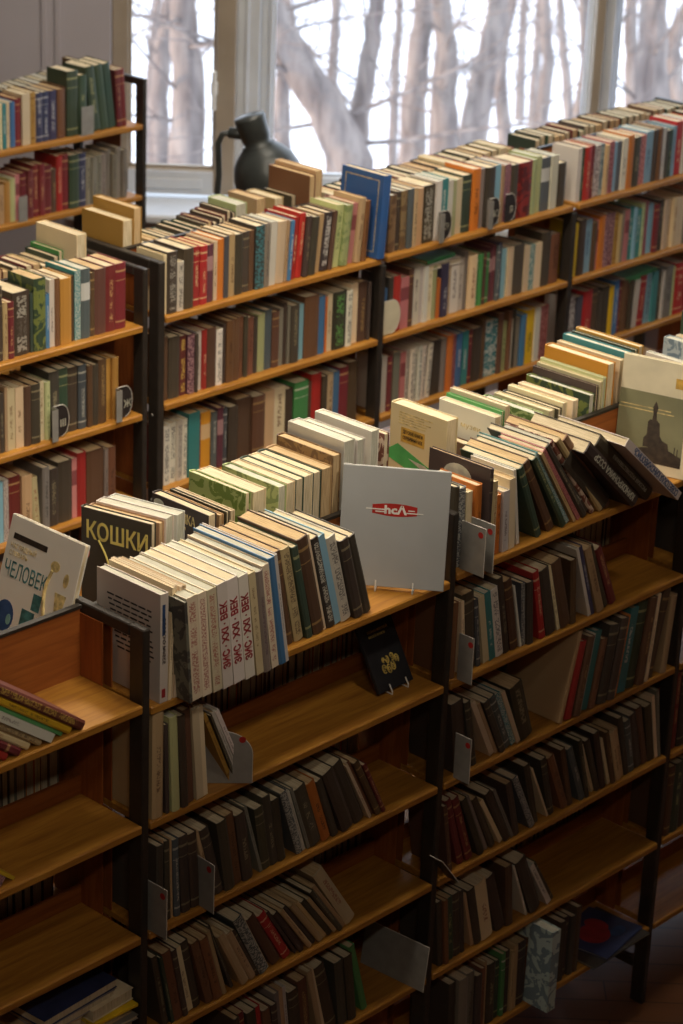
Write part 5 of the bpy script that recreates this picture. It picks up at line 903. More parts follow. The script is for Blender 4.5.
SPECIAL = {}
def book_matrix(x, y, z, t, lean, yaw):
    a = math.radians(lean); c = math.cos(a)
    piv = Vector((x + (t/c if lean > 0 else 0), y, z + .0006))
    off = Matrix.Translation((-t if lean > 0 else 0, 0, 0))
    return Matrix.Translation(piv) @ Matrix.Rotation(math.radians(yaw), 4, 'Z') @ Matrix.Rotation(a, 4, 'Y'), off
idx = 0; rest = []; allbooks = []
for key, z, books in SHELVES:
    for bk in books: allbooks.append((key, z, bk))
seqs = {}
for i, (key, z, bk) in enumerate(allbooks):
    side = 'back' if key[-1] in 'rs' and len(key) > 2 else 'front'
    name = C_[bk[0]][2]; q = (key[0], key[1], side, name); seqs.setdefault(q, []).append((bk[1], i))
for q in seqs: seqs[q].sort()
LABELS = {}
for (un, lv, side, name), lst in seqs.items():
    n = len(lst)
    for k, (x, i) in enumerate(lst, 1):
        key, z, bk = allbooks[i]; t, h, lean = bk[3], bk[4], bk[6]
        size = 'slim' if t < .014 else ('thick' if t > .034 else ('tall' if h > .26 else ('short' if h < .17 else '')))
        st = 'leaning' if abs(lean) > 11 else ''
        o_ = '' if n == 1 else (f', {NORD[k]} {name} from left' if k <= 20 else f', {name}, {NORD[n-k+1]} from right')
        where = (LEV[lv] if side == 'front' else 'rear side of ' + LEV[lv])
        lab = f"{size} {st} {name} book{o_}, {where}, {UNIT[un]}"
        lab = ' '.join(lab.split()); 
        if len(lab.replace(',', '').split()) > 16: lab = ' '.join(f"{name} book{o_}, {where}, {UNIT[un]}".split())
        if len(lab.replace(',', '').split()) > 16: lab = lab.replace('rear side of', 'rear of')
        if n == 1: lab = lab.replace(' book,', ' book, only one,', 1) if len(lab.split()) < 14 else lab
        LABELS[i] = lab
mv, mf, mmi, mfa, muv = [], [], [], [], []
BOOKS = {}
for i, (key, z, bk) in enumerate(allbooks):
    code, x, y, t, h, d, lean, yaw = bk
    rgb, ink, cname = C_[code]; back = (key[-1] in 'rs' and len(key) > 2)
    rnd_ = code not in 'WCJPQpqhi' and t > .012
    col = (*lin(jit(rgb)), 1); inkc = (*lin(ink), 1); sty = 0 if key == 'C1d' else random.choice(STY[code])
    S3 = (sty, random.random()*90+1, h/t)
    vs, fs, uv, pv = book_shell(t, d, h, back, rnd_)
    mw, off = book_matrix(x, y, z, t, lean, yaw)
    fa = [(len(f), col, inkc, S3) for f in fs]; pmn = page_mat(code, random.random())
    if PICK is None or i in PICK:
        root = empty('book', mat=mw, label=LABELS[i], cat='book', group=f"books on the {LEV[key[1]]} of the {UNIT[key[0]]}")
        me = bpy.data.meshes.new('cover'); me.from_pydata(vs, [], fs); me.transform(off); me.materials.append(M['cover'])
        fill_attr(me, fa); ul = me.uv_layers.new(name='UVMap')
        ul.data.foreach_set('uv', [c for fi, f in enumerate(fs) for vi in f for c in uv[(fi, vi)]])
        co = bpy.data.objects.new('cover', me); COL.objects.link(co); co.parent = root; co['bi'] = i
        po = pv.build('pages', M[pmn], root); po.data.transform(off); po['bi'] = i
        BOOKS[i] = root
    else:
        T = mw @ off; o0 = len(mv)
        mv += [tuple(T @ Vector(v)) for v in vs]; mf += [tuple(a+o0 for a in f) for f in fs]; mmi += [0]*len(fs); mfa += fa
        muv += [c for fi, f in enumerate(fs) for vi in f for c in uv[(fi, vi)]]
        o0 = len(mv); mv += [tuple(T @ Vector(v)) for v in pv.v]; mf += [tuple(a+o0 for a in f) for f in pv.f]; mmi += [{'pages': 1, 'pages_grey': 2, 'pages_aged': 3}[pmn]]*len(pv.f)
        mfa += [(4, col, inkc, (0, 0, 1))]*len(pv.f); muv += [-1, -1]*(4*len(pv.f))
if mv:
    me = bpy.data.meshes.new('book_rows'); me.from_pydata(mv, [], mf); me.materials.append(M['cover']); me.materials.append(M['pages']); me.materials.append(M['pages_grey']); me.materials.append(M['pages_aged'])
    me.polygons.foreach_set('material_index', mmi); fill_attr(me, mfa); ul = me.uv_layers.new(name='UVMap'); ul.data.foreach_set('uv', muv)
    o = bpy.data.objects.new('book_rows', me); COL.objects.link(o)
    tag(o, 'the many smaller and half hidden books filling the rest of the shelves', 'books', None, 'stuff')
for i in BOOKS:
    for ch in BOOKS[i].children: del ch['bi']
def find_book(key, n):
    """nth book of a shelf list"""
    ids = [i for i, (k, z, b2) in enumerate(allbooks) if k == key]; i = ids[n]; return BOOKS.get(i), allbooks[i][2]

# ------------------------------------------------------------------ bookcases
def bookcase(x0, x1, y0, ztop, levels, label, left_frame, gap, low_right=False):
    root = empty('bookcase', (x0, y0, FLOOR), label, 'bookcase', 'double sided library bookcases')
    dz = -FLOOR
    W_ = x1-x0
    for k, z in enumerate(levels):
        bm = MB(); bm.box((.0005, 0, z-.022+dz), (W_-.0005, .45, z+dz), 0, .0035); bm.build('shelf', M['wood'], root)
        lip = .172 if k == 0 else .05
        bm = MB(); bm.box((.004, .214, z+dz), (W_-.004, .2225, z+lip+dz)); dv = bm.build('back_board', M['divider'], root)
        if k == 0:
            bm = MB(); bm.box((.0, .2105, z+lip+dz), (W_, .2265, z+lip+.008+dz)); bm.build('edge_strip', M['black'], dv)
        top = z+.16 if k == 0 else levels[k-1]-.023
        for xs in ((.0, .0035), (W_-.0035, W_)):
            bm = MB(); bm.box((xs[0], .138, z+dz+.0005), (xs[1], .312, top+dz)); bm.build('side_panel', M['panel'], root)
    frames = ([-gap] if left_frame else []) + [W_]
    for fx in frames:
        g = gap
        bm = MB(); zt = levels[0]+(.186 if not (low_right and fx == W_) else -.03)+dz
        a, b2 = fx+.0015, fx+g-.0015
        bm.box((a, .004, 0), (b2, .052, zt), 0, .003); bm.box((a, .398, 0), (b2, .446, zt), 0, .003)
        bm.box((a, .052, zt-.03), (b2, .398, zt), 0, .003); bm.box((a, .052, .12), (b2, .398, .15), 0, .002)
        fr = bm.build('frame', M['black'], root)
        bm = MB()
        for z in levels[1:4]: bm.lathe([(0, .003), (.004, .002), (.005, 0)], (a, .03, z+dz-.035), (-1, 0, 0), 10)
        bm.build('bolts', M['grey_metal'], fr)
    return root
LA = [.0128, -.3, -.6, -.9, -1.2, -1.5]; LB = [0, -.3, -.6, -.9, -1.2, -1.5]; LC = [.0146, -.3, -.6, -.9, -1.2, -1.5]
g1 = .0251
bookcase(-1.065, -g1, 0, 0, LA, 'front left bookcase, nearly empty, orange wood shelves in black frame', True, g1)
bookcase(0, 1.041, 0, 0, LB, 'front middle bookcase, crowded orange wood shelves below the grey displayed book', False, g1)
bookcase(1.066, 2.111, 0, 0, LC, 'front right bookcase with books leaning steeply along its top shelf', False, g1)
bookcase(2.136, 3.18, 0, 0, LC, 'bookcase cut off at the right edge, front row', False, g1)
LQ = [.113-.3*k for k in range(6)]; LP = [z-.008 for z in LQ]; YB = 1.818
bookcase(.59, 1.632, YB, 0, LP, 'second row left bookcase with two tall tan books rising at its corner', True, g1)
bookcase(1.7305, 2.76, YB, 0, LQ, 'second row middle bookcase ending at the big blue book', True, .0315, True)
bookcase(2.792, 3.846, YB, 0, LQ, 'second row right bookcase with round number plates on top shelf', False, .0315, True)
bookcase(3.878, 4.93, YB, 0, LQ, 'far right bookcase of second row beneath the window post', False, .0315)
LT = [.164-.3*k for k in range(6)]
bookcase(2.24, 3.287, 3.635, 0, LT, 'far left bookcase in front of the grey wall', True, g1)

# ------------------------------------------------------------------ bookends
def bookend(x, y0, z, w, h, label, yaw=0., rc=0., tilt=0., thick=.0016, mat='grey_metal', sticker=(.8, .84), foot=False, grp='metal bookends at shelf fronts'):
    """upright sheet metal plate seen from its -X face; local u runs toward the aisle"""
    mt = Matrix.Translation((x, y0, z)) @ Matrix.Rotation(math.radians(yaw), 4, 'Z') @ Matrix.Rotation(math.radians(tilt), 4, 'Y')
    root = empty('bookend', mat=mt, label=label, cat='bookend', group=grp)
    def outline(a, hh, r):
        if r <= 0: return [(0, 0), (a, 0), (a, hh), (0, hh)]
        pts = [(0, 0), (a, 0)]
        for k in range(13):
            t = math.pi/2*k/12; pts.append((a-r+r*math.cos(t), hh-r*.85+r*.85*math.sin(t)))
        return pts + [(0, hh)]
    U, V = Vector((0, -1, 0)), Vector((0, 0, 1)); o = Vector((0, 0, .001))
    bm = MB(); bm.prism(outline(w, h, rc), o, U, V, (thick, 0, 0)); pl = bm.build('plate', M[mat], root)
    rim = MB(); pts = [o+U*p[0]+V*p[1]+Vector((thick/2, 0, 0)) for p in outline(w, h, rc)[1:]]
    rim.tube(pts, .0011, 5); rim.build('rim', M['rim'], pl)
    if foot:
        bm = MB(); bm.box((-.03, -w*.9, .0002), (0, -.002, .0008)); bm.build('foot', M['rim'], root)
    if sticker:
        bm = MB(); bm.lathe([(0, 0), (.0085, 0), (.0085, .0005), (0, .0005)], o+U*(w*sticker[0])+V*(h*sticker[1]), (-1, 0, 0), 18); s_ = bm.build('sticker', M['red'], root); s_['label'] = 'round red sticker'
    return root
bookend(.212, .058, -.3, .125, .14, 'large round-cornered grey bookend with red dot below the red lettered books', 47, .075, foot=False)
bookend(1.094, .019, .0146, .08, .135, 'left one of two square grey bookends beside the grey displayed book')
bookend(1.131, .019, .0146, .08, .135, 'right one of two square grey bookends beside the grey displayed book')
bookend(1.094, .005, -.3, .05, .135, 'square grey bookend at left end of second shelf, front right bookcase')
bookend(1.108, .008, -.6, .055, .135, 'grey bookend at left end of third shelf, front right bookcase')
bookend(1.098, .002, -.9, .045, .12, 'thin tilted bookend beside maroon books, fourth shelf, front right bookcase', 0, 0, -38, mat='dark_plate', sticker=None, foot=False)
bookend(.006, .02, -.6, .07, .135, 'grey bookend at left end of third shelf, front middle bookcase')
bookend(.170, .03, -.6, .075, .135, 'grey bookend standing in the gap of third shelf, front middle bookcase', -4, sticker=(.75, .86))
bookend(.962, .18, -1.2, .22, .135, 'wide grey plate leaning right on the fifth shelf, front middle bookcase', 4, 0, 8, sticker=None, foot=False)
def disc_end(x, z, ch, label, w=.062, h=.105, y=YB+.014, pale=False, strip=True):
    root = empty('bookend', (x, y, z), label, 'bookend', 'bookends with round number plates')
    pts = [(0, .004), (w*.55, .004)] + [(w-.5*w+.5*w*math.sin(math.pi*k/14), .004+h/2-h/2*math.cos(math.pi*k/14)) for k in range(15)] + [(0, h+.004)]
    bm = MB(); bm.prism(pts, (0, 0, 0), (1, 0, 0), (0, 0, 1), (0, .0016, 0)); pl = bm.build('number_plate', M['cream_cover' if pale else 'dark_plate'], root)
    rim = MB(); rim.tube([Vector((p[0], .0008, p[1])) for p in pts[1:]], .0014, 5); rim.build('rim', M['rim'], pl)
    if ch: text_obj('number', ch, M['dull_white'], pl, (w*.38, -.0006, h*.34), (1, 0, 0), (0, 0, 1), .036, ext=.0003)
    if strip:
        bm = MB(); bm.box((-.0016, -.022, .001), (0, .009, h+.002)); bm.box((-.024, -.0215, .001), (-.0016, -.0201, h+.002)); bm.build('side_plate', M['grey_metal'], root)
    return root
disc_end(1.268, .105-.3, 'III', 'dark rounded number plate, left of two, second row left bookcase')
disc_end(1.535, .105-.3, 'Ж', 'dark rounded number plate, right of two, second row left bookcase')
disc_end(3.080, .113, 'Э', 'round dark number plate, leftmost of three on the upper window-side shelf')
disc_end(3.352, .113, 'Ю', 'round dark number plate, middle of three on the upper window-side shelf')
disc_end(3.446, .113, 'Я', 'round dark number plate, rightmost of three on the upper window-side shelf', strip=False)
disc_end(2.796, -.187, '', 'pale oval plate beside post, second shelf, second row right bookcase', .09, .125, pale=True, strip=False)
def small_plate(x, z, w, h, label):
    root = empty('bookend', (x, 3.638, z), label, 'bookend', 'small plates on the bookcase by the wall')
    bm = MB(); bm.box((0, 0, .001), (w, .0016, h), 0, .0004); bm.build('plate', M['grey_metal'], root)
    bm = MB(); bm.box((0, .0016, .0), (w, .016, .0012)); bm.build('foot', M['rim'], root)
small_plate(2.955, .164, .066, .118, 'small grey plate before the dark green books by the wall')
small_plate(2.625, -.136, .045, .105, 'small grey plate before the maroon books by the wall')

# ------------------------------------------------------------------ books with printed covers
UL, VL = Vector((0, -1, 0)), Vector((0, 0, 1))          # a left cover seen from the aisle: text runs toward the spine
def quad(bm, o, u, v, x0, y0, x1, y1, t=.0004, mi=0):
    o, u, v = Vector(o), Vector(u).normalized(), Vector(v).normalized(); n = u.cross(v)
    bm.obox(o+u*x0+v*y0, u*(x1-x0), v*(y1-y0), n*t, mi)
def blob(bm, o, u, v, cx, cy, rx, ry, t=.0005, seg=20, rot_=0.):
    n = Vector(u).normalized().cross(Vector(v).normalized())
    pts = []
    for k in range(seg):
        a = 2*math.pi*k/seg; x, y = rx*math.cos(a), ry*math.sin(a)
        pts.append((cx+x*math.cos(rot_)-y*math.sin(rot_), cy+x*math.sin(rot_)+y*math.cos(rot_)))
    bm.prism(pts, o, Vector(u).normalized(), Vector(v).normalized(), n*t)
def side_text(key, n, s, mat, size, width=None, h0=.03, bold=0., rev=True):
    root, bk = find_book(key, n)
    if root is None: return
    t, h, lean = bk[3], bk[4], bk[6]; xo = -t if lean > 0 else 0
    if rev: o, u, v = (xo+t*.5+size*.36, -.0003 - (.004 if bk[0] not in 'hiWC' else 0), h0), (0, 0, 1), (-1, 0, 0)
    else: o, u, v = (xo+t*.5-size*.36, -.0003, h-h0), (0, 0, -1), (1, 0, 0)
    cov = [c for c in root.children if c.name.startswith('cover')][0]
    text_obj('spine_title', s, mat, cov, o, u, v, size, width, bold)
def cover_of(root): return [c for c in root.children if c.name.startswith('cover')][0]
# white magazine with a block of text on its cover
root, bk = find_book('B1a', 0); d, h = bk[5], bk[4]
if root:
    root['label'] = 'white book with a block of small text on its cover, left end of front books'
    bm = MB(); o = (0, d, 0)
    for k in range(11):
        z = h*.80-k*.0125; sft = k*.004
        x = .035+sft*.9; end = .035 + .15 + sft*.25
        while x < end-.01:
            L_ = random.uniform(.012, .03); quad(bm, o, UL, VL, x, z, min(x+L_, end), z+.0042); x += L_+.005
    bm.build('cover_text', M['ink'], cover_of(root))
    bm = MB(); quad(bm, (0, 0, 0), (1, 0, 0), (0, 0, 1), .006, h*.62, .015, h*.9); bm.build('spine_panel', M['blue_ink'], cover_of(root))
    bm = MB(); quad(bm, (0, 0, 0), (1, 0, 0), (0, 0, 1), .006, .012, .017, .034); bm.build('spine_sticker', M['red_ink'], cover_of(root))
side_text('B1a', 0, 'СЛОВО О МУЗЕЕ', M['ink'], .012, .115, .06, rev=False)
for n in (4, 5, 6): side_text('B1b', n, 'ЗИС · XXI · ВЕК', M['red_ink'], .029, .175, .05, .001)
side_text('B1c', 5, 'ЭНЦИКЛОПЕДИЯ ЖИВОПИСИ', M['white'], .014, .19, .035, rev=False)
side_text('B1c', 7, 'история русского искусства', M['ink'], .012, .2, .02, rev=False)
side_text('B1c', 1, 'ДОМ КНИГИ И МУЗЕЙ', M['ink'], .013, .16, .05, rev=False)
side_text('C1d', 0, 'рассказы о театре', M['dull_white'], .014, .16, .05)
side_text('C1d', 2, 'КИНОХРОНИКА СССР', M['dull_white'], .026, .26, .02, .0004)
side_text('C1d', 3, 'РУССКАЯ ХУДОЖЕСТВЕННАЯ', M['dull_white'], .016, .22, .03)
side_text('C1d', 4, 'СОВЕТСКАЯ КИНОЖИВОПИСЬ', M['blue_ink'], .025, .29, .018, .0006)
root, bk = find_book('B1r', 0)
if root:
    d, h = bk[5], bk[4]; o = (0, d, 0); c = cover_of(root)
    root['label'] = 'black book titled КОШКИ in pale yellow letters, rear of top shelf'
    text_obj('title', 'КОШКИ', M['yellow_ink'], c, (-.0002, d-.012, h*.76), UL, VL, .062, .175, .0012)
    bm = MB(); pts = [Vector((-.001, d-.05-.002*k, h*.76-.012*k)) for k in range(7)]; bm.tube([p+Vector((0, -.02*math.sin(i*.3), 0)) for i, p in enumerate(pts)], .0025, 6); bm.build('letter_tail', M['yellow_ink'], c)
    bm = MB(); blob(bm, o, UL, VL, .01, h*.63, .014, .016); s_ = bm.build('sticker', M['pink'], c); s_['label'] = 'round pink sticker'
root, bk = find_book('B1r', 4)
if root:
    d, h = bk[5], bk[4]; o = (0, d, 0); c = cover_of(root)
    root['label'] = 'dark grey book titled АФРИКА with a pale sticker at its corner'
    text_obj('title', 'АФРИКА', M['bone'], c, (-.0002, d-.055, h*.84), UL, VL, .034, .1, .0006)
    text_obj('subtitle', 'и люди', M['bone'], c, (-.0002, d-.075, h*.78), UL, VL, .016, .045)
    bm = MB(); blob(bm, o, UL, VL, .025, h*.93, .018, .010); bm.build('sticker', M['dull_white'], c)
root, bk = find_book('Q1b', 0)
if root:
    t, d, h = bk[3], bk[5], bk[4]; c = cover_of(root); xo = -t
    root['label'] = 'large blue book with gold border line at the end of second row'
    bm = MB(); o = (xo, d, 0)
    for a, b2, c2, e2 in ((.02, .02, d-.02, .023), (.02, h-.023, d-.02, h-.02), (.02, .02, .023, h-.02), (d-.023, .02, d-.02, h-.02)): quad(bm, o, UL, VL, a, b2, c2, e2, .0004)
    bm.build('gold_border', M['bone'], c)
root, bk = find_book('C1b', 0)
if root:
    d, h = bk[5], bk[4]; o = (0, d, 0); c = cover_of(root)
    root['label'] = 'black book with a pale disc on its cover behind the grey displayed book'
    bm = MB(); blob(bm, o, UL, VL, .1, h*.80, .048, .034); bm.build('cover_disc', M['dull_white'], c)
    bm = MB(); bm.tube([(-.0008, d-.1-.012-.012*math.cos(a*.5), h*.76+.012*math.sin(a*.5)) for a in range(11)], .002, 5); bm.build('cover_mark', M['ink'], c)
    bm = MB(); quad(bm, (0, 0, 0), (1, 0, 0), (0, 0, 1), .004, .05, .009, h*.85); bm.build('spine_lines', M['blue_ink'], c)
root, bk = find_book('C1r', 0)
if root:
    t, d, h = bk[3], bk[5], bk[4]; o = (0, d, 0); c = cover_of(root)
    root['label'] = 'thick cream book with amber label and green band right of grey book'
    bm = MB(); quad(bm, o, UL, VL, .04, h*.66, .125, h*.80, .0005); lb = bm.build('cover_label', M['amber'], c)
    text_obj('label_text', 'ДЕТСКИЕ КНИГИ', M['photo_dark'], lb, (-.0008, d-.047, h*.745), UL, VL, .014, .07)
    text_obj('label_text', 'СЕРЕБРЯНЫЙ ВЕК', M['photo_dark'], lb, (-.0008, d-.047, h*.69), UL, VL, .014, .07)
    bm = MB(); bm.prism([(0, h*.56), (.03, h*.63), (d, h*.43), (d, h*.29), (.0, h*.47)], o, UL, VL, (-.0005, 0, 0)); bm.build('green_band', M['green_ink'], c)
    bm = MB(); bm.prism([(.07, h*.52), (.13, h*.50), (.16, h*.46), (.12, h*.455)], o, UL, VL, (-.0009, 0, 0)); bm.build('band_mark', M['dull_white'], c)
    bm = MB()
    for k in range(5): quad(bm, o, UL, VL, .03, h*(.93-.025*k), .03+random.uniform(.09, .13), h*(.93-.025*k)+.003, .0004)
    bm.build('cover_text', M['bone'], c)
root, bk = find_book('C1r', 2)
if root:
    d, h = bk[5], bk[4]; c = cover_of(root)
    text_obj('cover_title', 'музеи', M['bone'], c, (-.0002, d-.08, h*.78), UL, VL, .02, .07)

# books standing open to view: free boxes with their own frame
def display_book(name, cat, label, o, U, back_tilt, w, h, t, cover_mat, grp=None):
    """o: bottom corner left, U: direction left to right, cover leans back by back_tilt degrees"""
    U = Vector(U).normalized(); N = Vector((U.y, -U.x, 0))           # outward normal of the cover
    a = math.radians(back_tilt); V = (Vector((0, 0, 1))*math.cos(a) - N*math.sin(a)); N2 = U.cross(V)
    mt = Matrix(((U.x, V.x, N2.x, o[0]), (U.y, V.y, N2.y, o[1]), (U.z, V.z, N2.z, o[2]), (0, 0, 0, 1)))
    root = empty(name, mat=mt, label=label, cat=cat, group=grp)       # local: x along, y up the cover, z out of the cover
    bm = MB(); cv = .0025
    bm.box((0, 0, -cv), (w, h, 0), 0, .0008); bm.box((0, 0, -t), (w, h, -t+cv), 0, .0008); bm.box((0, 0, -t+cv), (cv, h, -cv))
    c = bm.build('cover', cover_mat, root)
    bm = MB(); bm.box((cv+.0003, .003, -t+cv+.0003), (w-.003, h-.003, -cv-.0003)); bm.build('pages', M['pages'], root)
    return root, c
X3, Y3 = Vector((1, 0, 0)), Vector((0, 1, 0))
gw, gh = .273, .308
root, c = display_book('display_book', 'book', 'large pale grey book facing the camera with red emblem on wire stand', (.797, .176, .012), (.162, -.221, 0), 11, gw, gh, .014, M['grey_cover'])
bm = MB(); cx, cy, ew, eh = gw*.5, gh*.65, .057, .0165
pts = [(cx+ew*(-1+2*k/10), cy-eh*(.66+.34*math.sin(math.pi*k/10))) for k in range(11)] + [(cx+ew*(1-2*k/10), cy+eh*(.66+.34*math.sin(math.pi*k/10))) for k in range(11)]
bm.prism(pts, (0, 0, 0), X3, Y3, (0, 0, .0005)); em = bm.build('emblem', M['emblem'], c)
bm = MB(); bm.box((cx-ew-.016, cy-.0016, .0005), (cx-.024, cy+.0016, .0011)); bm.box((cx+.03, cy-.007, .0005), (cx+ew+.016, cy-.0042, .0011))
bm.box((cx-ew+.008, cy-.0075, .0005), (cx-.02, cy-.0045, .0010)); bm.box((cx+.034, cy-.0005, .0005), (cx+ew-.006, cy+.0022, .0010)); bm.build('emblem_lines', M['white'], em)
text_obj('emblem_letters', 'hcΛ', M['white'], em, (cx-.027, cy-.0095, .0006), X3, Y3, .029, .058, .0012)
# wire stand of the grey book
def wire_stand(label, o, U, tilt, w, h, xs, mat='white'):
    U = Vector(U).normalized(); N = Vector((U.y, -U.x, 0)); a = math.radians(tilt); V = Vector((0, 0, 1))*math.cos(a) - N*math.sin(a)
    root = empty('book_stand', tuple(o), label, 'book stand', 'white wire book stands'); bm = MB()
    for x in xs:
        bm = MB(); p = U*x; b0 = p - N*.03; r = .0022
        bm.tube([b0 + Vector((0, 0, -.006)), p + N*.010 + Vector((0, 0, -.006)), p + N*.0095 + Vector((0, 0, .002)), p + N*.009 + V*.022], r, 7)
        bm.build('hook', M[mat], root)
    bm = MB(); q0, q1 = U*xs[0], U*xs[1]; back = -N*.024
    bm.tube([q0 - N*.03 + Vector((0, 0, -.006)), q0 + back - N*.012 + V*.03, q0 + back + V*h*.5, q0*.6+q1*.4 + back + V*h*.62, q1*.6+q0*.4 + back + V*h*.62, q1 + back + V*h*.5, q1 + back - N*.012 + V*.03, q1 - N*.03 + Vector((0, 0, -.006))], .0022, 7)
    bm.build('wire_frame', M[mat], root)
    return root
wire_stand('white wire stand holding the large grey book on the top shelf', (.797, .176, .0092), (.162, -.221, 0), 11, gw, .28, (.10, .195))
# dark book with gold print
root, c = display_book('display_book', 'book', 'dark book with gold print leaning on a wire stand, second shelf', (.862, .068, -.288), (1, 0, 0), 30, .131, .205, .012, M['navy'])
text_obj('gold_title', 'ВОЕННО-МОРСКОЙ', M['gold'], c, (.028, .155, .0003), X3, Y3, .009, .075)
text_obj('gold_title', 'МУЗЕЙ КНИГИ', M['gold'], c, (.028, .142, .0003), X3, Y3, .009, .06)
bm = MB()
for k, (x, y, r) in enumerate([(.045, .055, .011), (.062, .052, .011), (.078, .056, .011), (.064, .076, .009), (.083, .078, .010), (.098, .070, .010), (.05, .078, .006)]):
    bm.tube([(x+r*.62*math.cos(a*.52+k), y+r*math.sin(a*.52+k), .001) for a in range(11)], .0021, 6)
    bm.tube([(x+r*.3*math.cos(a*.8-k), y+r*.45*math.sin(a*.8-k), .001) for a in range(8)], .0015, 5)
bm.build('gold_ornament', M['gold'], c)
wire_stand('white wire stand holding the dark gold printed book', (.862, .068, -.2908), (1, 0, 0), 30, .131, .18, (.038, .1))
# cream book with monument photograph
root, c = display_book('display_book', 'book', 'cream book with a photograph of a monument, right end of top shelf', (1.992, .208, .016), (.235, -.97, 0), 3, .235, .335, .016, M['cream_cover'])
bm = MB(); bm.box((.0, .03, 0), (.205, .235, .0004)); ph = bm.build('cover_photo', M['olive_photo'], c)
bm = MB()
bm.prism([(.085, .075), (.165, .075), (.16, .095), (.142, .102), (.134, .115), (.13, .15), (.122, .158), (.1, .158), (.094, .15), (.094, .112), (.085, .1)], (0, 0, .0004), X3, Y3, (0, 0, .0004))
bm.prism([(.106, .158), (.120, .158), (.118, .178), (.121, .195), (.117, .206), (.113, .214), (.109, .206), (.105, .195), (.108, .176)], (0, 0, .0004), X3, Y3, (0, 0, .0004))
bm.prism([(.03, .03), (.205, .03), (.205, .062), (.19, .066), (.17, .075), (.12, .078), (.08, .07), (.03, .05)], (0, 0, .0004), X3, Y3, (0, 0, .0003))
bm.box((.181, .06, .0004), (.184, .09, .0008)); bm.box((.19, .06, .0004), (.193, .086, .0008)); bm.build('monument', M['photo_dark'], ph)
bm = MB(); bm.box((.005, .19, .0003), (.16, .1925, .0006)); bm.box((.0, .18, .0003), (.17, .1825, .0006)); bm.build('light_streaks', M['bone'], ph)
bm = MB(); bm.box((.165, .262, 0), (.225, .292, .0005)); bm.build('cover_label', M['amber'], c)
# open human anatomy cover
root, c = display_book('display_book', 'book', 'white book titled ЧЕЛОВЕК with anatomy pictures leaning at the left edge', (-.088, .492, .016), (0, -1, 0), 17, .258, .322, .016, M['white_cover'])
bm = MB(); bm.box((.02, .268, 0), (.14, .282, .0005)); bm.build('title_bar', M['photo_dark'], c)
text_obj('series_title', 'НАГЛЯДНЫЙ', M['bone'], c, (.016, .246, .0002), X3, Y3, .016, .09)
text_obj('series_title', 'СЛОВАРЬ', M['bone'], c, (.016, .228, .0002), X3, Y3, .016, .065)
text_obj('title', 'ЧЕЛОВЕК', M['teal_ink'], c, (.01, .178, .0002), X3, Y3, .052, .15, .0003)
bm = MB(); blob(bm, (0, 0, 0), X3, Y3, .045, .085, .032, .038); eye = bm.build('picture_eye', M['blue_ink'], c)
bm = MB(); blob(bm, (0, 0, .0006), X3, Y3, .062, .08, .008, .013); bm.build('picture_highlight', M['pale_teal'], eye)
bm = MB(); blob(bm, (0, 0, 0), X3, Y3, .09, .008, .05, .04); cell = bm.build('picture_cell', M['pale_teal'], c)
bm = MB()
for x, y, a in ((.07, .02, .3), (.09, .03, 1.), (.105, .02, -.5), (.08, .004, .2), (.112, .036, .9)): blob(bm, (0, 0, .0006), X3, Y3, x, y, .008, .0035, .0005, 12, a)
bm.build('picture_dots', M['red'], cell)
bm = MB(); bm.box((.1, .075, 0), (.145, .12, .0005)); bm.box((.128, .125, 0), (.157, .165, .0005)); bm.build('picture_squares', M['teal_ink'], c)
bm = MB(); bm.tube([(.172-.01*math.sin(k*.42), .235-.0135*k, .001) for k in range(12)], [.0045]*12, 6)
blob(bm, (0, 0, 0), X3, Y3, .178, .246, .016, .013); blob(bm, (0, 0, 0), X3, Y3, .222, .225, .009, .017)
bm.prism([(.195, .19), (.235, .19), (.228, .15), (.213, .12), (.203, .15)], (0, 0, 0), X3, Y3, (0, 0, .0005))
for k in range(5): bm.tube([(.16+.016*k, .03+.006*k, .001), (.172+.015*k, .055+.004*k, .001)], .0022, 5)
bm.build('picture_bones', M['bone'], c)

# ------------------------------------------------------------------ things lying flat
def lying(name, cat, label, o, yaw, w, d, t, code=None, mat=None, grp=None, soft=False, tilt=0.):
    """book lying on its side: w along x, d along y, spine at y=0 facing the aisle"""
    mt = Matrix.Translation(o) @ Matrix.Rotation(math.radians(yaw), 4, 'Z') @ Matrix.Rotation(math.radians(tilt), 4, 'Y')
    root = empty(name, mat=mt, label=label, cat=cat, group=grp); cv = min(.0022, t*.2)
    rgb, ink, cn = C_[code]
    if mat is None:
        mat = bpy.data.materials.get('lying_'+code) or plain('lying_'+code, rgb, .5, 0, .1, 20)
    bm = MB(); bm.box((0, 0, 0), (w, d, cv), 0, .0008); bm.box((0, 0, t-cv), (w, d, t), 0, .0008)
    bm.box((0, 0 if not soft else d-cv, cv), (w, cv if not soft else d, t-cv)); bm.build('cover', mat, root)
    bm = MB(); bm.box((.003, cv+.0003 if not soft else .003, cv+.0003), (w-.003, d-.003 if not soft else d-cv-.0003, t-cv-.0003)); bm.build('pages', M['pages_flat'], root)
    return root
z = -.9+.001
lying('book', 'book', 'tan paged book at the bottom of left pile, fourth shelf, front left bookcase', (-.345, .03, z), 0, .15, .20, .045, 'T', soft=True, grp='piled books at lower left')
lying('book', 'book', 'brown book in the middle of left pile, fourth shelf, front left bookcase', (-.35, .025, z+.046), 2, .16, .2, .042, 'B', soft=True, grp='piled books at lower left')
lying('book', 'book', 'tan book high in left pile under the blue folder', (-.34, .03, z+.089), -2, .15, .19, .05, 'T', soft=True, grp='piled books at lower left')
lying('book', 'book', 'mauve grey book directly under the blue folder', (-.30, .022, z+.14), 3, .22, .16, .022, 'g', soft=True, grp='piled books at lower left')
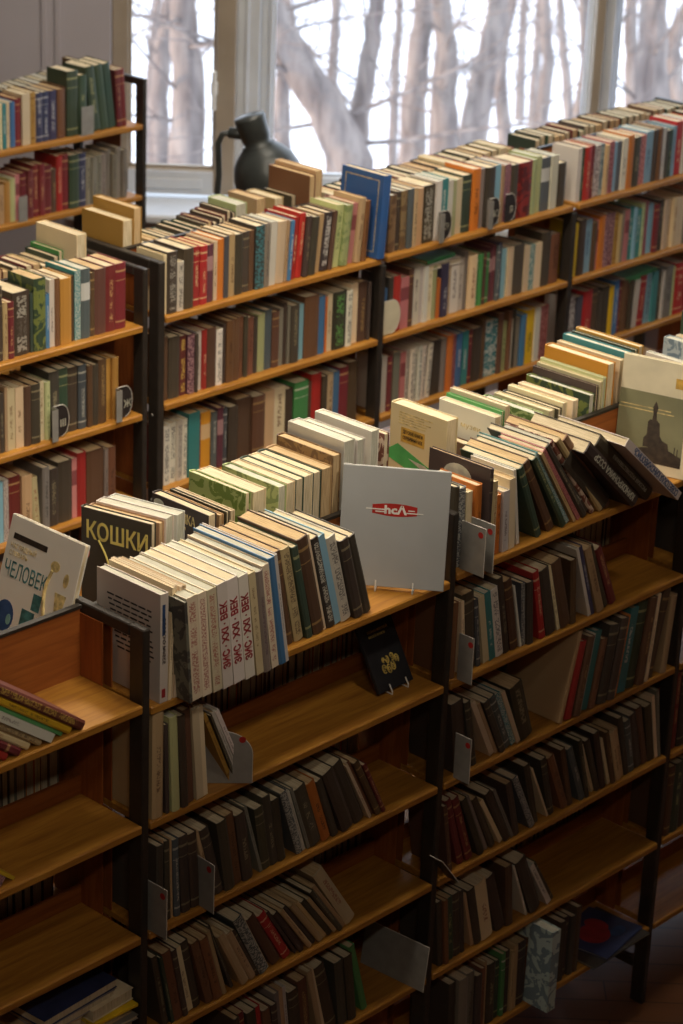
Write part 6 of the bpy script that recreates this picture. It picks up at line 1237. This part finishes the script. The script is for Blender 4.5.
lying('folder', 'folder', 'dark blue folder with white pages topping the pile at lower left', (-.31, .02, z+.163), 4, .24, .17, .024, 'N', soft=True)
z2 = z
for k, (t, cd_, lb, sft) in enumerate([(.03, 'R', 'red covered book at the bottom of right pile at lower left', 1), (.034, 'T', 'tan book low in right pile at lower left', 1), (.012, 'G', 'thin grey book within right pile at lower left', 1),
        (.024, 'T', 'tan book below the yellow one in right pile at lower left', 1), (.009, 'Y', 'thin yellow book in right pile at lower left', 0), (.032, 'C', 'thick cream paged book on top of right pile at lower left', 1)]):
    lying('book', 'book', lb, (-.172+.004*(k % 3), .012+.006*(k % 2), z2), (-3, 2, -1, 3, -2, 4)[k], .138, .2, t, cd_, soft=bool(sft), grp='piled books at lower left'); z2 += t+.001
lying('book', 'book', 'green book lying on top of white books, second row right bookcase', (3.045, YB+.035, -.187+.213), 3, .165, .13, .014, 'F', grp='books laid flat on top of others')
lying('book', 'book', 'white book lying beneath the green one, second row right bookcase', (3.055, YB+.03, -.187+.190), 0, .175, .14, .022, 'w', soft=True, grp='books laid flat on top of others')
lying('book', 'book', 'green book lying across the books at far right, third shelf', (4.262, YB+.03, -.487+.199), 2, .22, .14, .026, 'F', grp='books laid flat on top of others')
mg = lying('magazine', 'magazine', 'dark magazine at the bottom of the pair on the lowest shelf', (1.79, -.028, -1.499), 0, .285, .21, .007, 'K', soft=True, grp='magazines on lowest shelves')
mg = lying('magazine', 'magazine', 'magazine with orange red cover picture on lowest shelf, front right', (1.85, -.032, -1.491), 9, .23, .19, .006, 'N', soft=True, grp='magazines on lowest shelves')
bm = MB(); blob(bm, (0, 0, .006), X3, Y3, .10, .10, .055, .05, .0004); blob(bm, (0, 0, .006), X3, Y3, .15, .12, .03, .04, .0006); bm.build('cover_picture', M['red_ink'], mg)
bm = MB(); blob(bm, (0, 0, .006), X3, Y3, .16, .05, .035, .02, .0005); bm.build('cover_patch', M['blue_ink'], mg)
lying('magazine', 'magazine', 'pale magazine on the lowest shelf, front middle bookcase, beside the post', (.84, .05, -1.499), -8, .19, .2, .008, 'J', soft=True, grp='magazines on lowest shelves')
mg = lying('magazine', 'magazine', 'white magazine with yellow corner topping the pair beside the post', (.845, .04, -1.490), -14, .18, .2, .007, 'W', soft=True, grp='magazines on lowest shelves')
bm = MB(); bm.box((.12, .002, .007), (.175, .03, .0075)); bm.build('cover_patch', M['amber'], mg)

# ------------------------------------------------------------------ desk lamp behind the second row
hc, ht = Vector((3.252, 2.874, 0.11)), Vector((3.198, 2.933, 0.345)); ax = (ht-hc).normalized(); L_ = (ht-hc).length
base = Vector((3.116, 3.023, 0.005)); base.z = FLOOR
root = empty('floor_lamp', tuple(base), 'dark enamel lamp with round dome shade and bent arm before the windows', 'lamp')
bo = -Vector(base)
bm = MB(); pr = [(.118, -.13), (.136, -.09), (.140, -.04), (.134, .02), (.118, .07), (.09, .105), (.066, .125), (.064, .130)]
inn = [(r-.003, h_-.0005) for r, h_ in reversed(pr)]
bm.lathe(pr+inn+[pr[0]], bo+hc, ax, 40); bm.build('shade', M['lamp'], root, True)
bm = MB(); bm.lathe([(.066, .124), (.066, .132), (.05, .137), (.058, .16), (.062, L_-.01), (.06, L_), (0, L_+.004)], bo+hc, ax, 32); sk = bm.build('socket_cap', M['lamp'], root, True)
bm = MB(); side = (-RT*.9+ax*.1).normalized(); k0 = hc+ax*.165
bm.tube([bo+k0+side*.04, bo+k0+side*.105], .022, 12); bm.build('pivot', M['lamp'], root, True)
bm = MB(); a0 = k0+side*.1
bm.tube([bo+a0, bo+a0+side*.03-Vector((0, 0, .01)), bo+a0+side*.045-Vector((0, 0, .05)), bo+Vector((3.122, 3.016, 0.106)), bo+Vector((3.118, 3.021, 0.005)), Vector((0, 0, .8)), Vector((0, 0, .02))], .012, 10); bm.build('stem', M['lamp'], root, True)
bm = MB(); bm.lathe([(0, 0), (.15, 0), (.15, .012), (.13, .022), (.02, .028), (0, .03)], (0, 0, 0), (0, 0, 1), 40); bm.build('base', M['lamp'], root, True)
bm = MB(); bm.lathe([(0, -.04), (.02, -.035), (.033, 0), (.02, .05), (.018, .1)], bo+hc, ax, 20); bm.build('bulb', M['lamp_in'], root, True)


# ------------------------------------------------------------------ light
EXPO = 0.0
LAMPS = [(1.6, 1.2, 36, 'tube light over the front aisle'), (3.2, 2.9, 50, 'tube light over the far bookcases'), (-3.0, -3.6, 38, 'added fill light above the viewing gallery')]  # the gallery tube is added fill that lifts the dark shelf interiors
ADDED_PENDANTS = [(.3, -.1, 2.0, 12, 'added shaded lamp hanging unseen over the front middle bookcase'), (1.9, -.1, 2.1, 10, 'added shaded lamp hanging unseen over the front right bookcase'),
            (.9, 1.0, 2.1, 31, 'added shaded lamp hanging unseen between the rows, nearer one'), (3.0, 1.0, 2.3, 31, 'added shaded lamp hanging unseen between the rows, farther one')]  # added lamps above the view: warm light that fades toward the lower shelves
ADDED_SPOTS = [(-.9, -2.2, 3.3, (-.5, .1, .85), 130, 'added spotlight brightening the upper front left bookcase'), (.2, -2.2, 3.3, (.5, .1, .85), 190, 'added spotlight brightening the upper front middle bookcase'),
         (1.5, -2.2, 3.3, (1.7, .1, .9), 170, 'added spotlight brightening the upper front right bookcase')]  # added unseen spots: bright upper shelves, so the lower ones fall darker
sc = bpy.context.scene
w = bpy.data.worlds.new('world'); sc.world = w; w.use_nodes = True; nt = w.node_tree; nt.nodes.clear()
bg = nt.nodes.new('ShaderNodeBackground'); ow = nt.nodes.new('ShaderNodeOutputWorld'); nt.links.new(bg.outputs[0], ow.inputs[0])
bg.inputs[0].default_value = (.80, .89, 1.0, 1); bg.inputs[1].default_value = 2.9
sd = bpy.data.lights.new('sun', 'SUN'); sun = bpy.data.objects.new('sun', sd); COL.objects.link(sun)
sd.energy = 3.6; sd.color = (1, .62, .32); sd.angle = .02
sdir = (RT*.93 + H*.30 - Vector((0, 0, .28))).normalized(); sun.rotation_euler = sdir.to_track_quat('-Z', 'Y').to_euler()
def ceiling_lamp(x, y, power, label, L=1.25, col=(1, .87, .7)):
    root = empty('ceiling_light', (x, y, CEIL), label, 'ceiling light', 'ceiling lights')
    bm = MB(); bm.box((-L/2, -.16, -.07), (L/2, .16, 0), 0, .008); bm.build('housing', M['frame_white'], root)
    bm = MB(); bm.box((-L/2+.03, -.14, -.078), (L/2-.03, .14, -.071)); bm.build('diffuser', M['white'], root)
    ld = bpy.data.lights.new('lamp', 'AREA'); ld.shape = 'RECTANGLE'; ld.size = L-.06; ld.size_y = .28; ld.energy = power; ld.color = col
    lo = bpy.data.objects.new('lamp', ld); COL.objects.link(lo); lo.parent = root; lo.location = (0, 0, -.082)
def pendant(x, y, z, power, label, col=(1, .87, .68)):
    root = empty('added_pendant', (x, y, z), label, 'pendant lamp', 'added hanging lamps above the view')
    bm = MB(); bm.tube([(0, 0, .22), (0, 0, CEIL-z)], .004, 8); bm.build('cable', M['black'], root)
    bm = MB(); bm.lathe([(.03, .24), (.05, .22), (.07, .17), (.16, .08), (.21, 0), (.206, 0), (.156, .077), (.066, .165), (.0, .17)], (0, 0, 0), (0, 0, 1), 40); bm.build('shade', M['lamp'], root, True)
    bm = MB(); bm.lathe([(0, -.001), (.04, .01), (.055, .05), (.04, .09), (.02, .15)], (0, 0, .02), (0, 0, 1), 20); bm.build('bulb', M['white'], root, True)
    ld = bpy.data.lights.new('lamp', 'AREA'); ld.shape = 'DISK'; ld.size = .36; ld.energy = power; ld.color = col
    lo = bpy.data.objects.new('lamp', ld); COL.objects.link(lo); lo.parent = root; lo.location = (0, 0, -.012)
def spotlight(x, y, z, aim, power, label, ang=30, col=(1, .87, .7)):
    root = empty('added_spotlight', (x, y, z), label, 'spotlight', 'added spotlights brightening the upper front shelves')
    d = (Vector(aim)-Vector((x, y, z))).normalized()
    bm = MB(); bm.lathe([(.045, .0), (.055, 0), (.055, -.13), (.03, -.16), (0, -.16), (0, -.15), (.028, -.15), (.045, -.12), (.045, 0)], (0, 0, 0), d, 24); bm.build('housing', M['black'], root, True)
    bm = MB(); bm.tube([-d*.08, -d*.08+Vector((0, 0, CEIL-z+d.z*.08))], .008, 8); bm.build('bracket', M['black'], root)
    ld = bpy.data.lights.new('lamp', 'SPOT'); ld.energy = power; ld.color = col; ld.spot_size = math.radians(ang); ld.spot_blend = 1.; ld.shadow_soft_size = .16
    lo = bpy.data.objects.new('lamp', ld); COL.objects.link(lo); lo.parent = root; lo.location = d*.03; lo.rotation_euler = d.to_track_quat('-Z', 'Y').to_euler()
for (x, y, z, aim, p_, lb) in ADDED_SPOTS: spotlight(x, y, z, aim, p_, lb)
for (x, y, z, p_, lb) in ADDED_PENDANTS: pendant(x, y, z, p_, lb)
for (x, y, p_, lb) in LAMPS: ceiling_lamp(x, y, p_, lb)
vs_ = sc.view_settings; vs_.view_transform = 'Standard'; vs_.look = 'None'; vs_.gamma = 1; vs_.use_curve_mapping = False; vs_.exposure = EXPO
